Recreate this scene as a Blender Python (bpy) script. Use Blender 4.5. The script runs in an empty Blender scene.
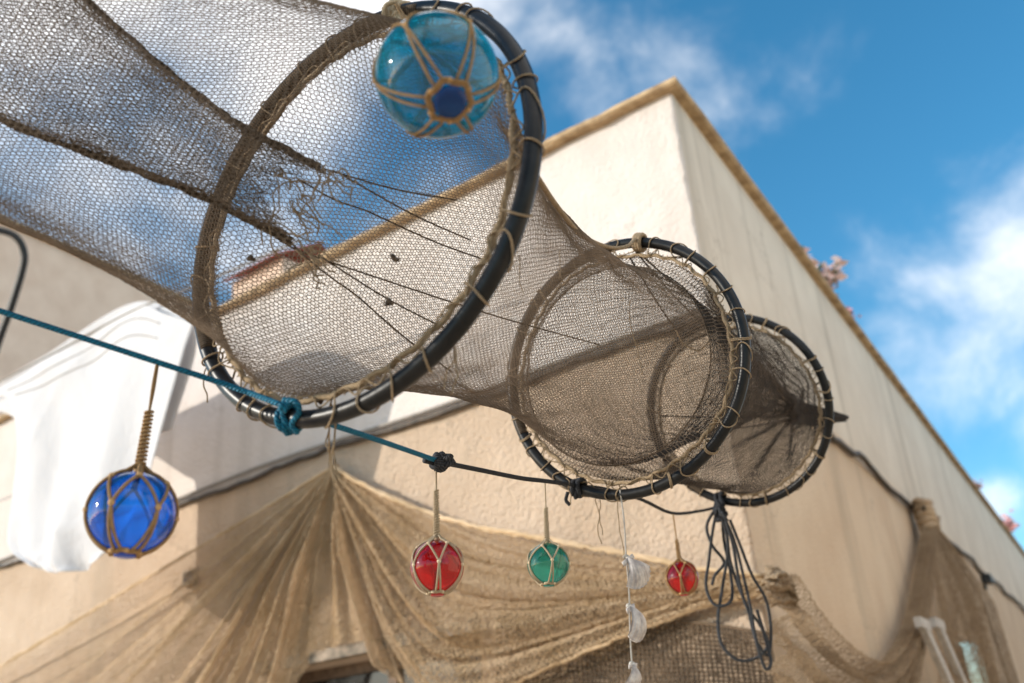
import bpy, math, random
import numpy as np
from mathutils import Vector, Matrix

random.seed(7)
rng = np.random.default_rng(7)
S = bpy.context.scene
COL = S.collection
R = math.radians

# ------------------------------------------------------------------ camera frame
F, CX, CY = 995.0, 512.0, 341.5
CAM = np.array([0, 0, 1.6])
up = np.array([-197., -2241.5, 995.]); up /= np.linalg.norm(up)      # world up seen in camera axes (x right, y down, z forward)
fw = np.array([0, 0, 1.]) - up[2] * up; fw /= np.linalg.norm(fw)
rt = np.cross(fw, up)
M3 = np.stack([rt, fw, up])                                          # camera axes -> world axes


def W(v):
    return M3 @ np.asarray(v, float)


def P(px, py, z):
    """world point that lies z metres ahead of the lens"""
    return CAM + W([(px - CX) / F * z, (py - CY) / F * z, z])


def ray(px, py):
    d = W([px - CX, py - CY, F])
    return d / np.linalg.norm(d)


def C3(v):
    return CAM + W(v)


DOWN = np.array([0, 0, -1.])
# ------------------------------------------------------------------ house planes
d1 = W([-1506, 578.5, 995]); d1[2] = 0; d1 /= np.linalg.norm(d1)     # front wall, away from the corner
d2 = W([643, 389.5, 995]); d2[2] = 0; d2 /= np.linalg.norm(d2)       # side wall, away from the corner
rc = ray(671, 92)
CORNER = CAM + rc * 4.3 / np.hypot(rc[0], rc[1])
HTOP = CORNER[2]
CORNER = np.array([CORNER[0], CORNER[1], 0])
n1 = np.array([d1[1], -d1[0], 0]);  n1 *= -np.sign(n1 @ (CORNER - CAM * [1, 1, 0]))
n2 = np.array([d2[1], -d2[0], 0]);  n2 *= -np.sign(n2 @ (CORNER - CAM * [1, 1, 0]))


def onplane(px, py, n, off):
    d = ray(px, py)
    t = ((CORNER + n * off - CAM) @ n) / (d @ n)
    return CAM + d * t


def FWP(px, py, off=0.0): return onplane(px, py, n1, off)
def RWP(px, py, off=0.0): return onplane(px, py, n2, off)


def fcoord(p): return float((p - CORNER) @ d1)
def rcoord(p): return float((p - CORNER) @ d2)


# ------------------------------------------------------------------ materials
def newmat(name):
    m = bpy.data.materials.new(name); m.use_nodes = True
    nt = m.node_tree; nt.nodes.clear()
    out = nt.nodes.new('ShaderNodeOutputMaterial')
    return m, nt, out


def N(nt, t, **kw):
    n = nt.nodes.new(t)
    for k, v in kw.items():
        if k.startswith('i_'):
            n.inputs[k[2:].replace('_', ' ')].default_value = v
        else:
            setattr(n, k, v)
    return n


def L(nt, a, b): nt.links.new(a, b)


def rgb(c): return (c[0], c[1], c[2], 1)


def plain(name, c1, c2=None, rough=.6, scale=30., bump=.0, bdist=.002, metal=0., spec=.4, coords='Object'):
    m, nt, out = newmat(name)
    b = N(nt, 'ShaderNodeBsdfPrincipled'); b.inputs['Roughness'].default_value = rough
    b.inputs['Metallic'].default_value = metal; b.inputs['Specular IOR Level'].default_value = spec
    tc = N(nt, 'ShaderNodeTexCoord')
    nz = N(nt, 'ShaderNodeTexNoise', i_Scale=scale, i_Detail=6., i_Roughness=.6)
    L(nt, tc.outputs[coords], nz.inputs['Vector'])
    r = N(nt, 'ShaderNodeValToRGB')
    r.color_ramp.elements[0].position = .35; r.color_ramp.elements[1].position = .68
    r.color_ramp.elements[0].color = rgb(c1); r.color_ramp.elements[1].color = rgb(c2 or c1)
    L(nt, nz.outputs['Fac'], r.inputs['Fac']); L(nt, r.outputs['Color'], b.inputs['Base Color'])
    if bump:
        bp = N(nt, 'ShaderNodeBump', i_Strength=bump, i_Distance=bdist)
        L(nt, nz.outputs['Fac'], bp.inputs['Height']); L(nt, bp.outputs['Normal'], b.inputs['Normal'])
    L(nt, b.outputs[0], out.inputs['Surface'])
    return m


def ropemat(name, c1, c2, pitch=.012, rough=.8, strands=3, bump=.9, bdist=.002):
    """laid rope: diagonal strand grooves running round the UVs (u round, v along in metres)"""
    m, nt, out = newmat(name)
    b = N(nt, 'ShaderNodeBsdfPrincipled'); b.inputs['Roughness'].default_value = rough
    b.inputs['Specular IOR Level'].default_value = .25
    uv = N(nt, 'ShaderNodeUVMap')
    sep = N(nt, 'ShaderNodeSeparateXYZ'); L(nt, uv.outputs[0], sep.inputs[0])
    mv = N(nt, 'ShaderNodeMath', operation='MULTIPLY'); mv.inputs[1].default_value = 1 / pitch
    L(nt, sep.outputs['Y'], mv.inputs[0])
    ad = N(nt, 'ShaderNodeMath', operation='ADD'); L(nt, sep.outputs['X'], ad.inputs[0]); L(nt, mv.outputs[0], ad.inputs[1])
    ms = N(nt, 'ShaderNodeMath', operation='MULTIPLY'); ms.inputs[1].default_value = strands * 2 * math.pi
    L(nt, ad.outputs[0], ms.inputs[0])
    sn = N(nt, 'ShaderNodeMath', operation='SINE'); L(nt, ms.outputs[0], sn.inputs[0])
    hf = N(nt, 'ShaderNodeMath', operation='MULTIPLY_ADD'); hf.inputs[1].default_value = .5; hf.inputs[2].default_value = .5
    L(nt, sn.outputs[0], hf.inputs[0])
    tc = N(nt, 'ShaderNodeTexCoord')
    nz = N(nt, 'ShaderNodeTexNoise', i_Scale=160., i_Detail=4.); L(nt, tc.outputs['Object'], nz.inputs['Vector'])
    mx = N(nt, 'ShaderNodeMath', operation='MULTIPLY_ADD'); mx.inputs[1].default_value = .7; mx.inputs[2].default_value = 0
    L(nt, nz.outputs['Fac'], mx.inputs[0]); 
    sm = N(nt, 'ShaderNodeMath', operation='MULTIPLY_ADD'); sm.inputs[1].default_value = .45
    L(nt, hf.outputs[0], sm.inputs[0]); L(nt, mx.outputs[0], sm.inputs[2])
    r = N(nt, 'ShaderNodeValToRGB'); r.color_ramp.elements[0].position = .25; r.color_ramp.elements[1].position = .75
    r.color_ramp.elements[0].color = rgb(c1); r.color_ramp.elements[1].color = rgb(c2)
    L(nt, sm.outputs[0], r.inputs['Fac']); L(nt, r.outputs['Color'], b.inputs['Base Color'])
    bp = N(nt, 'ShaderNodeBump', i_Strength=bump, i_Distance=bdist)
    L(nt, hf.outputs[0], bp.inputs['Height']); L(nt, bp.outputs['Normal'], b.inputs['Normal'])
    L(nt, b.outputs[0], out.inputs['Surface'])
    return m


def netmat(name, c1, c2, trans=.25, scale=9.):
    m, nt, out = newmat(name)
    b = N(nt, 'ShaderNodeBsdfPrincipled', i_Roughness=.75); b.inputs['Specular IOR Level'].default_value = .3
    tc = N(nt, 'ShaderNodeTexCoord')
    nz = N(nt, 'ShaderNodeTexNoise', i_Scale=scale, i_Detail=8., i_Roughness=.7)
    L(nt, tc.outputs['Object'], nz.inputs['Vector'])
    r = N(nt, 'ShaderNodeValToRGB'); r.color_ramp.elements[0].position = .35; r.color_ramp.elements[1].position = .65
    r.color_ramp.elements[0].color = rgb(c1); r.color_ramp.elements[1].color = rgb(c2)
    L(nt, nz.outputs['Fac'], r.inputs['Fac']); L(nt, r.outputs['Color'], b.inputs['Base Color'])
    L(nt, b.outputs[0], out.inputs['Surface'])
    return m


def glassmat(name, c, rim, body, milk=.25):
    """thin blown glass shell: tinted see-through, a fresnel gloss and a little milky body"""
    m, nt, out = newmat(name)
    tc = N(nt, 'ShaderNodeTexCoord')
    nz = N(nt, 'ShaderNodeTexNoise', i_Scale=14., i_Detail=3.); L(nt, tc.outputs['Object'], nz.inputs['Vector'])
    bp = N(nt, 'ShaderNodeBump', i_Strength=.4, i_Distance=.008); L(nt, nz.outputs['Fac'], bp.inputs['Height'])
    lw = N(nt, 'ShaderNodeLayerWeight', i_Blend=.35); L(nt, bp.outputs['Normal'], lw.inputs['Normal'])
    cm = N(nt, 'ShaderNodeMix', data_type='RGBA')
    L(nt, lw.outputs['Facing'], cm.inputs['Factor'])
    cm.inputs['A'].default_value = rgb(c); cm.inputs['B'].default_value = rgb(rim)
    tr = N(nt, 'ShaderNodeBsdfTransparent'); L(nt, cm.outputs['Result'], tr.inputs['Color'])
    tl = N(nt, 'ShaderNodeBsdfTranslucent', i_Color=rgb(body)); df = N(nt, 'ShaderNodeBsdfDiffuse', i_Color=rgb(body))
    m0 = N(nt, 'ShaderNodeMixShader', i_Fac=.4); L(nt, tl.outputs[0], m0.inputs[1]); L(nt, df.outputs[0], m0.inputs[2])
    m1 = N(nt, 'ShaderNodeMixShader', i_Fac=milk); L(nt, tr.outputs[0], m1.inputs[1]); L(nt, m0.outputs[0], m1.inputs[2])
    rf = N(nt, 'ShaderNodeBsdfRefraction', i_IOR=1.22, i_Roughness=.02); L(nt, cm.outputs['Result'], rf.inputs['Color']); L(nt, bp.outputs['Normal'], rf.inputs['Normal'])
    mr_ = N(nt, 'ShaderNodeMixShader', i_Fac=.30); L(nt, m1.outputs[0], mr_.inputs[1]); L(nt, rf.outputs[0], mr_.inputs[2]); m1 = mr_
    gl = N(nt, 'ShaderNodeBsdfGlossy', i_Roughness=.03); L(nt, bp.outputs['Normal'], gl.inputs['Normal'])
    gl.inputs['Color'].default_value = (1, 1, 1, 1)
    fr = N(nt, 'ShaderNodeFresnel', i_IOR=1.52); L(nt, bp.outputs['Normal'], fr.inputs['Normal'])
    geo = N(nt, 'ShaderNodeNewGeometry')
    ff = N(nt, 'ShaderNodeMath', operation='SUBTRACT'); ff.inputs[0].default_value = 1; L(nt, geo.outputs['Backfacing'], ff.inputs[1])
    fx = N(nt, 'ShaderNodeMath', operation='MULTIPLY'); L(nt, ff.outputs[0], fx.inputs[0]); L(nt, fr.outputs[0], fx.inputs[1])
    m2 = N(nt, 'ShaderNodeMixShader'); L(nt, fx.outputs[0], m2.inputs[0]); L(nt, m1.outputs[0], m2.inputs[1]); L(nt, gl.outputs[0], m2.inputs[2])
    L(nt, m2.outputs[0], out.inputs['Surface'])
    return m


def stucco(name, hi_c1, hi_c2, lo_c1, lo_c2, hband, bump=.8, streak=.0, grain=38.):
    m, nt, out = newmat(name)
    b = N(nt, 'ShaderNodeBsdfPrincipled', i_Roughness=.9); b.inputs['Specular IOR Level'].default_value = .15
    geo = N(nt, 'ShaderNodeNewGeometry'); pos = geo.outputs['Position']
    big = N(nt, 'ShaderNodeTexNoise', i_Scale=1.6, i_Detail=7., i_Roughness=.62); L(nt, pos, big.inputs['Vector'])
    fine = N(nt, 'ShaderNodeTexNoise', i_Scale=grain, i_Detail=7., i_Roughness=.68); L(nt, pos, fine.inputs['Vector'])
    vor = N(nt, 'ShaderNodeTexVoronoi', feature='SMOOTH_F1', i_Scale=grain * 1.1, i_Smoothness=.6); L(nt, pos, vor.inputs['Vector'])

    def ramp(src, c1, c2, p0=.36, p1=.66):
        r = N(nt, 'ShaderNodeValToRGB'); r.color_ramp.elements[0].position = p0; r.color_ramp.elements[1].position = p1
        r.color_ramp.elements[0].color = rgb(c1); r.color_ramp.elements[1].color = rgb(c2); L(nt, src, r.inputs['Fac'])
        return r.outputs['Color']
    hi = ramp(big.outputs['Fac'], hi_c1, hi_c2); lo = ramp(big.outputs['Fac'], lo_c1, lo_c2)
    sep = N(nt, 'ShaderNodeSeparateXYZ'); L(nt, pos, sep.inputs[0])
    wob = N(nt, 'ShaderNodeMath', operation='MULTIPLY_ADD'); wob.inputs[1].default_value = .06
    L(nt, fine.outputs['Fac'], wob.inputs[0]); L(nt, sep.outputs['Z'], wob.inputs[2])
    mr = N(nt, 'ShaderNodeMapRange'); mr.inputs['From Min'].default_value = hband + .01; mr.inputs['From Max'].default_value = hband + .05
    L(nt, wob.outputs[0], mr.inputs['Value'])
    mx = N(nt, 'ShaderNodeMix', data_type='RGBA'); L(nt, mr.outputs[0], mx.inputs['Factor']); L(nt, lo, mx.inputs['A']); L(nt, hi, mx.inputs['B'])
    colr = mx.outputs['Result']
    # grime: small dark flecks and (optional) vertical run marks under the coping
    fl = N(nt, 'ShaderNodeTexNoise', i_Scale=9., i_Detail=10., i_Roughness=.75); L(nt, pos, fl.inputs['Vector'])
    fm = N(nt, 'ShaderNodeMapRange'); fm.inputs['From Min'].default_value = .63; fm.inputs['From Max'].default_value = .78
    fm.inputs['To Max'].default_value = .55
    L(nt, fl.outputs['Fac'], fm.inputs['Value'])
    m2 = N(nt, 'ShaderNodeMix', data_type='RGBA'); L(nt, fm.outputs[0], m2.inputs['Factor']); L(nt, colr, m2.inputs['A'])
    m2.inputs['B'].default_value = (.33, .25, .18, 1); colr = m2.outputs['Result']
    if streak:
        mp = N(nt, 'ShaderNodeMapping'); mp.inputs['Scale'].default_value = (4.5, 4.5, .30); L(nt, pos, mp.inputs['Vector'])
        st = N(nt, 'ShaderNodeTexNoise', i_Scale=1., i_Detail=6., i_Roughness=.6); L(nt, mp.outputs[0], st.inputs['Vector'])
        sm = N(nt, 'ShaderNodeMapRange'); sm.inputs['From Min'].default_value = .53; sm.inputs['From Max'].default_value = .72
        sm.inputs['To Max'].default_value = streak
        L(nt, st.outputs['Fac'], sm.inputs['Value'])
        m3 = N(nt, 'ShaderNodeMix', data_type='RGBA'); L(nt, sm.outputs[0], m3.inputs['Factor']); L(nt, colr, m3.inputs['A'])
        m3.inputs['B'].default_value = (.29, .245, .185, 1); colr = m3.outputs['Result']
    wp = N(nt, 'ShaderNodeVectorMath', operation='MULTIPLY_ADD'); L(nt, fl.outputs['Color'], wp.inputs[0]); wp.inputs[1].default_value = (.35, .35, .35); L(nt, pos, wp.inputs[2])
    ck = N(nt, 'ShaderNodeTexVoronoi', feature='DISTANCE_TO_EDGE', i_Scale=.85); L(nt, wp.outputs[0], ck.inputs['Vector'])
    c1_ = N(nt, 'ShaderNodeMapRange'); L(nt, ck.outputs['Distance'], c1_.inputs['Value']); c1_.inputs['From Min'].default_value = .001; c1_.inputs['From Max'].default_value = .0055; c1_.inputs['To Min'].default_value = .6; c1_.inputs['To Max'].default_value = 0
    c2_ = N(nt, 'ShaderNodeMapRange'); L(nt, big.outputs['Fac'], c2_.inputs['Value']); c2_.inputs['From Min'].default_value = .48; c2_.inputs['From Max'].default_value = .56
    c3_ = N(nt, 'ShaderNodeMath', operation='MULTIPLY'); L(nt, c1_.outputs[0], c3_.inputs[0]); L(nt, c2_.outputs[0], c3_.inputs[1])
    m4 = N(nt, 'ShaderNodeMix', data_type='RGBA'); L(nt, c3_.outputs[0], m4.inputs['Factor']); L(nt, colr, m4.inputs['A']); m4.inputs['B'].default_value = (.24, .18, .13, 1); colr = m4.outputs['Result']
    L(nt, colr, b.inputs['Base Color'])
    # relief
    a1 = N(nt, 'ShaderNodeMath', operation='MULTIPLY_ADD'); a1.inputs[1].default_value = -.45
    L(nt, vor.outputs['Distance'], a1.inputs[0]); L(nt, fine.outputs['Fac'], a1.inputs[2])
    a2 = N(nt, 'ShaderNodeMath', operation='MULTIPLY_ADD'); a2.inputs[1].default_value = 2.0
    L(nt, big.outputs['Fac'], a2.inputs[0]); L(nt, a1.outputs[0], a2.inputs[2])
    # the painted top band is trowelled smoother than the rough render below
    ro = N(nt, 'ShaderNodeMapRange'); L(nt, mr.outputs[0], ro.inputs['Value'])
    ro.inputs['To Min'].default_value = bump; ro.inputs['To Max'].default_value = bump * .45
    bp = N(nt, 'ShaderNodeBump', i_Distance=.022); L(nt, ro.outputs[0], bp.inputs['Strength'])
    L(nt, a2.outputs[0], bp.inputs['Height']); L(nt, bp.outputs['Normal'], b.inputs['Normal'])
    L(nt, b.outputs[0], out.inputs['Surface'])
    return m


def clothmat(name, c, trans=.35):
    m, nt, out = newmat(name)
    df = N(nt, 'ShaderNodeBsdfPrincipled', i_Roughness=.85); df.inputs['Base Color'].default_value = rgb(c); df.inputs['Specular IOR Level'].default_value = .1
    tl = N(nt, 'ShaderNodeBsdfTranslucent', i_Color=rgb(c))
    tc = N(nt, 'ShaderNodeTexCoord'); nz = N(nt, 'ShaderNodeTexNoise', i_Scale=13., i_Detail=6., i_Distortion=1.2); L(nt, tc.outputs['Object'], nz.inputs['Vector'])
    bp = N(nt, 'ShaderNodeBump', i_Strength=.35, i_Distance=.02); L(nt, nz.outputs['Fac'], bp.inputs['Height']); L(nt, bp.outputs['Normal'], df.inputs['Normal'])
    mx = N(nt, 'ShaderNodeMixShader', i_Fac=trans); L(nt, df.outputs[0], mx.inputs[1]); L(nt, tl.outputs[0], mx.inputs[2])
    L(nt, mx.outputs[0], out.inputs['Surface'])
    return m


HB = FWP(465, 405)[2]
MAT = dict(
    stucco_front=stucco('front_stucco', (.66, .585, .53), (.76, .695, .645), (.61, .455, .325), (.72, .56, .42), HB, bump=1.0, streak=.3, grain=46.),
    stucco_side=stucco('side_stucco', (.64, .56, .46), (.74, .66, .55), (.60, .46, .33), (.68, .55, .41), HB, bump=.35, streak=.5, grain=55.),
    coping=plain('coping_tile', (.27, .175, .09), (.56, .40, .23), .8, 11., .8, .008),
    reveal=plain('reveal_plaster', (.5, .4, .3), (.62, .5, .4), .9, 8., .4, .004),
    glass_dark=plain('window_glass', (.012, .012, .014), (.02, .02, .024), .08, 2., spec=.6),
    frame_dark=plain('old_wood', (.10, .07, .05), (.2, .14, .1), .7, 18., .4),
    shutter=plain('weathered_shutter', (.42, .39, .36), (.58, .55, .51), .7, 20., .3),
    stain=plain('mossy_lintel', (.10, .09, .07), (.42, .33, .25), .95, 11., .6, .006),
    hoop=plain('black_pipe', (.005, .005, .005), (.016, .015, .015), .34, 26., .3, .002, spec=.28),
    sleeve=ropemat('twine_sleeve', (.03, .02, .013), (.12, .085, .055), .004, .9, 1),
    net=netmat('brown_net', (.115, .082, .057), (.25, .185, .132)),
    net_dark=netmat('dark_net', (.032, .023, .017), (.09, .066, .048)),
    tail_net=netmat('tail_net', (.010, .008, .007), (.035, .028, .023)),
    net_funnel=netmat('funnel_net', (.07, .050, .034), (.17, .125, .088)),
    drape=netmat('sand_net', (.50, .345, .19), (.68, .50, .32), scale=5.),
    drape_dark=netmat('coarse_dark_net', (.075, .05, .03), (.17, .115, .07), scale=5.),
    twine=ropemat('tan_twine', (.30, .20, .11), (.60, .45, .29), .006, .85, 3),
    jute=ropemat('jute_cord', (.30, .17, .07), (.58, .36, .17), .007, .85, 3),
    jute_pale=ropemat('pale_cord', (.48, .36, .22), (.72, .58, .40), .007, .85, 3),
    teal=ropemat('teal_rope', (.003, .065, .13), (.008, .17, .28), .018, .6, 3),
    black_cord=ropemat('black_cord', (.012, .013, .017), (.05, .052, .06), .010, .7, 3),
    grey_cord=ropemat('grey_cord', (.02, .022, .026), (.08, .085, .095), .010, .55, 3),
    cable=plain('wall_cable', (.035, .027, .02), (.11, .08, .055), .6, 30.),
    cable_grey=plain('grey_cable', (.24, .21, .18), (.34, .30, .26), .6, 30.),
    white_string=ropemat('white_string', (.62, .58, .52), (.82, .79, .74), .004, .9, 2),
    shell=plain('shell', (.34, .30, .29), (.66, .61, .57), .45, 60., .3, .002),
    cloth=clothmat('white_cloth', (.78, .77, .78), .22),
    neighbour=plain('neighbour_render', (.74, .54, .41), (.84, .64, .50), .92, 3., .5, .02),
    facing=plain('facing_render', (.76, .64, .50), (.82, .72, .58), .92, 2., .3, .02),
    paving=plain('stone_paving', (.46, .36, .26), (.58, .47, .35), .9, 1.2, .3, .02),
    tile=plain('red_tile', (.36, .07, .045), (.52, .15, .10), .8, 12., .4, .02),
    pipe=plain('painted_iron', (.012, .012, .013), (.03, .03, .03), .5, 18., .3),
    vent=plain('vent_plate', (.20, .15, .11), (.32, .26, .2), .7, 30.),
    leaf=plain('leaf', (.05, .08, .02), (.10, .12, .04), .6, 30.),
    petal=plain('pink_petal', (.62, .22, .24), (.80, .52, .48), .7, 40.),
    petal_white=plain('pale_petal', (.72, .42, .38), (.82, .72, .68), .7, 40.),
    roof_deck=plain('roof_deck', (.35, .3, .26), (.42, .36, .3), .9, 2.),
)
GLASS = dict(
    cyan=glassmat('cyan_glass', (.001, .47, .70), (.03, .84, .84), (.0, .50, .62), .27),
    blue=glassmat('blue_glass', (.04, .43, .97), (.02, .28, .80), (.012, .24, .88), .17),
    red=glassmat('red_glass', (.90, .06, .06), (.62, .03, .03), (.62, .012, .014), .16),
    green=glassmat('green_glass', (.22, .77, .73), (.09, .52, .50), (.05, .40, .34), .13),
    blue_seal=plain('blue_seal', (.01, .05, .42), (.02, .09, .55), .12, 40., .2, .003, spec=.6),
    cyan_seal=plain('cyan_seal', (.001, .028, .13), (.002, .05, .19), .12, 40., .2, .003, spec=.3),
    red_seal=plain('red_seal', (.36, .008, .01), (.5, .02, .02), .12, 40., .2, .003, spec=.6),
    green_seal=plain('green_seal', (.01, .16, .13), (.03, .28, .22), .12, 40., .2, .003, spec=.6),
)


# ------------------------------------------------------------------ object helpers
def empty(name, loc=(0, 0, 0)):
    o = bpy.data.objects.new(name, None); o.empty_display_size = .05
    COL.objects.link(o); o.location = Vector(loc)
    return o


def tag(o, label=None, cat=None, group=None, kind=None):
    if label: o['label'] = label
    if cat: o['category'] = cat
    if group: o['group'] = group
    if kind: o['kind'] = kind
    return o


class MB:
    def __init__(s):
        s.v = []; s.f = []; s.uv = []; s.n = 0

    def add(s, v, f, uv=None):
        v = np.asarray(v, float); o = s.n
        s.v.append(v); s.n += len(v)
        for q in f: s.f.append([i + o for i in q])
        s.uv += (uv if uv is not None else [[(0, 0)] * len(q) for q in f])
        return s

    def box(s, c, x, y, z):
        """box from centre and three half-axis vectors"""
        c, x, y, z = [np.asarray(a, float) for a in (c, x, y, z)]
        v = [c + a * x + b * y + d * z for d in (-1, 1) for a, b in ((-1, -1), (1, -1), (1, 1), (-1, 1))]
        f = [(0, 3, 2, 1), (4, 5, 6, 7), (0, 1, 5, 4), (1, 2, 6, 5), (2, 3, 7, 6), (3, 0, 4, 7)]
        return s.add(v, f)

    def tube(s, pts, r, sides=8, closed=False, caps=True):
        pts = np.asarray(pts, float); n = len(pts)
        r = np.full(n, r) if np.isscalar(r) else np.asarray(r, float)
        if closed: t = np.roll(pts, -1, 0) - np.roll(pts, 1, 0)
        else:
            t = np.empty_like(pts); t[1:-1] = pts[2:] - pts[:-2]; t[0] = pts[1] - pts[0]; t[-1] = pts[-1] - pts[-2]
        t /= np.linalg.norm(t, axis=1)[:, None] + 1e-12
        a = np.array([0, 0, 1.]) if abs(t[0][2]) < .9 else np.array([1., 0, 0])
        nr = a - (a @ t[0]) * t[0]; nr /= np.linalg.norm(nr)
        V = []; ns = []
        for i in range(n):
            nr = nr - (nr @ t[i]) * t[i]; nr /= np.linalg.norm(nr) + 1e-12
            ns.append(nr.copy())
        ang = np.linspace(0, 2 * np.pi, sides, endpoint=False)
        for i in range(n):
            bn = np.cross(t[i], ns[i])
            V.append(pts[i] + r[i] * (np.outer(np.cos(ang), ns[i]) + np.outer(np.sin(ang), bn)))
        V = np.concatenate(V)
        d = np.concatenate([[0], np.cumsum(np.linalg.norm(np.diff(pts, axis=0), axis=1))])
        f = []; uv = []
        m = n if closed else n - 1
        for i in range(m):
            j = (i + 1) % n
            dj = d[j] if j > i else d[i] + np.linalg.norm(pts[j] - pts[i])
            for k in range(sides):
                k2 = (k + 1) % sides
                f.append((i * sides + k, i * sides + k2, j * sides + k2, j * sides + k))
                u0, u1 = k / sides, (k + 1) / sides
                uv.append([(u0, d[i]), (u1, d[i]), (u1, dj), (u0, dj)])
        if caps and not closed:
            f.append(tuple(range(sides))[::-1]); uv.append([(0, 0)] * sides)
            f.append(tuple((n - 1) * sides + k for k in range(sides))); uv.append([(0, 0)] * sides)
        return s.add(V, f, uv)

    def ball(s, c, r, nu=12, nv=8, axis=(0, 0, 1), sq=1.0):
        c = np.asarray(c, float); ax = np.asarray(axis, float); ax /= np.linalg.norm(ax)
        a, b = frame(ax)
        V = [c + ax * r * sq]
        for j in range(1, nv):
            th = math.pi * j / nv
            for i in range(nu):
                ph = 2 * math.pi * i / nu
                V.append(c + r * (math.sin(th) * (math.cos(ph) * a + math.sin(ph) * b) + math.cos(th) * sq * ax))
        V.append(c - ax * r * sq); e = len(V) - 1; f = []
        for i in range(nu):
            f.append((0, 1 + i, 1 + (i + 1) % nu))
            for j in range(nv - 2):
                p = 1 + j * nu
                f.append((p + i, p + nu + i, p + nu + (i + 1) % nu, p + (i + 1) % nu))
            p = 1 + (nv - 2) * nu
            f.append((e, p + (i + 1) % nu, p + i))
        return s.add(V, f)

    def build(s, name, mat, parent=None, smooth=True, label=None):
        me = bpy.data.meshes.new(name)
        V = np.concatenate(s.v)
        org = np.array(parent_loc(parent)) if parent is not None else V.mean(0)
        me.from_pydata((V - org).tolist(), [], s.f)
        ul = me.uv_layers.new(name='UVMap')
        ul.data.foreach_set('uv', np.array([c for q in s.uv for c in q], dtype=np.float32).ravel())
        if smooth: me.shade_smooth()
        me.materials.append(mat)
        o = bpy.data.objects.new(name, me); COL.objects.link(o)
        if parent is not None: o.parent = parent
        else: o.location = Vector(org)
        if label: o['label'] = label
        return o


def parent_loc(p):
    l = np.zeros(3)
    while p is not None:
        l = l + np.array(p.location); p = p.parent
    return l


def frame(ax):
    ax = np.asarray(ax, float) / np.linalg.norm(ax)
    a = np.cross(ax, [0, 0, 1.]) if abs(ax[2]) < .9 else np.cross(ax, [1., 0, 0])
    a /= np.linalg.norm(a)
    return a, np.cross(ax, a)


def spline(pts, n=12, closed=False):
    """Catmull-Rom through the points"""
    p = np.asarray(pts, float)
    if closed: q = np.concatenate([p[-1:], p, p[:2]])
    else: q = np.concatenate([2 * p[:1] - p[1:2], p, 2 * p[-1:] - p[-2:-1]])
    out = []
    for i in range(1, len(q) - 2):
        t = np.linspace(0, 1, n, endpoint=False)[:, None]
        a, b, c, d = q[i - 1], q[i], q[i + 1], q[i + 2]
        out.append(.5 * (2 * b + (c - a) * t + (2 * a - 5 * b + 4 * c - d) * t ** 2 + (3 * b - a - 3 * c + d) * t ** 3))
    out = np.concatenate(out)
    if not closed: out = np.concatenate([out, p[-1:]])
    return out


def resample(pts, n, k=12):
    """n points evenly spaced along a smooth curve through pts"""
    q = spline(pts, k); d = np.concatenate([[0], np.cumsum(np.linalg.norm(np.diff(q, axis=0), axis=1))])
    t = np.linspace(0, d[-1], n)
    return np.stack([np.interp(t, d, q[:, i]) for i in range(3)], 1)


def netmesh(name, V, E, r, mat, parent, keep=None):
    """every mesh bar of a net as a thin three-sided twine"""
    V = np.asarray(V, float); E = np.asarray(E)
    A, B = V[E[:, 0]], V[E[:, 1]]
    if keep is not None:
        k = keep(.5 * (A + B)); A, B = A[k], B[k]
        if not np.isscalar(r): r = r[k]
    D = B - A; ln = np.linalg.norm(D, axis=1); ok = ln > 1e-5
    A, B, D, ln = A[ok], B[ok], D[ok], ln[ok]
    if not np.isscalar(r): r = r[ok][:, None]
    D = D / ln[:, None]
    ref = np.where(np.abs(D[:, 2:3]) < .9, np.array([[0, 0, 1.]]), np.array([[1., 0, 0]]))
    X = np.cross(D, ref); X /= np.linalg.norm(X, axis=1)[:, None]; Y = np.cross(D, X)
    M = len(A); vv = np.empty((M, 6, 3)); org = parent_loc(parent)
    for k in range(3):
        a = 2 * math.pi * k / 3
        o = r * (math.cos(a) * X + math.sin(a) * Y)
        vv[:, k] = A + o - org; vv[:, 3 + k] = B + o - org
    base = (np.arange(M) * 6)[:, None]
    q = np.array([[0, 1, 4, 3], [1, 2, 5, 4], [2, 0, 3, 5]])
    f = (base[:, :, None] + q[None]).reshape(-1)
    me = bpy.data.meshes.new(name)
    me.vertices.add(M * 6); me.vertices.foreach_set('co', vv.astype(np.float32).ravel())
    me.loops.add(M * 12); me.loops.foreach_set('vertex_index', f.astype(np.int32))
    me.polygons.add(M * 3); me.polygons.foreach_set('loop_start', (np.arange(M * 3) * 4).astype(np.int32))
    me.update(calc_edges=True); me.shade_smooth(); me.materials.append(mat)
    o = bpy.data.objects.new(name, me); COL.objects.link(o); o.parent = parent
    return o


def hexedges(nu, nv, closed=True):
    i, j = np.meshgrid(np.arange(nu), np.arange(nv), indexing='ij'); idx = i * nv + j
    if closed: h = np.stack([idx, np.roll(idx, -1, 0)], -1).reshape(-1, 2)
    else: h = np.stack([idx[:-1], idx[1:]], -1).reshape(-1, 2)
    vm = ((i + j) % 2 == 0)[:, :-1]
    w = np.stack([idx[:, :-1], idx[:, 1:]], -1)[vm]
    return np.concatenate([h, w])


# ================================================================== SETTING
def sheet(name, verts, faces, mat, kind='structure'):
    mb = MB(); mb.add(verts, faces); o = mb.build(name, mat, smooth=False); o['kind'] = kind
    return o


sheet('ground', [(-120, -120, 0), (120, -120, 0), (120, 160, 0), (-120, 160, 0)], [(0, 1, 2, 3)], MAT['paving'])

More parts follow.
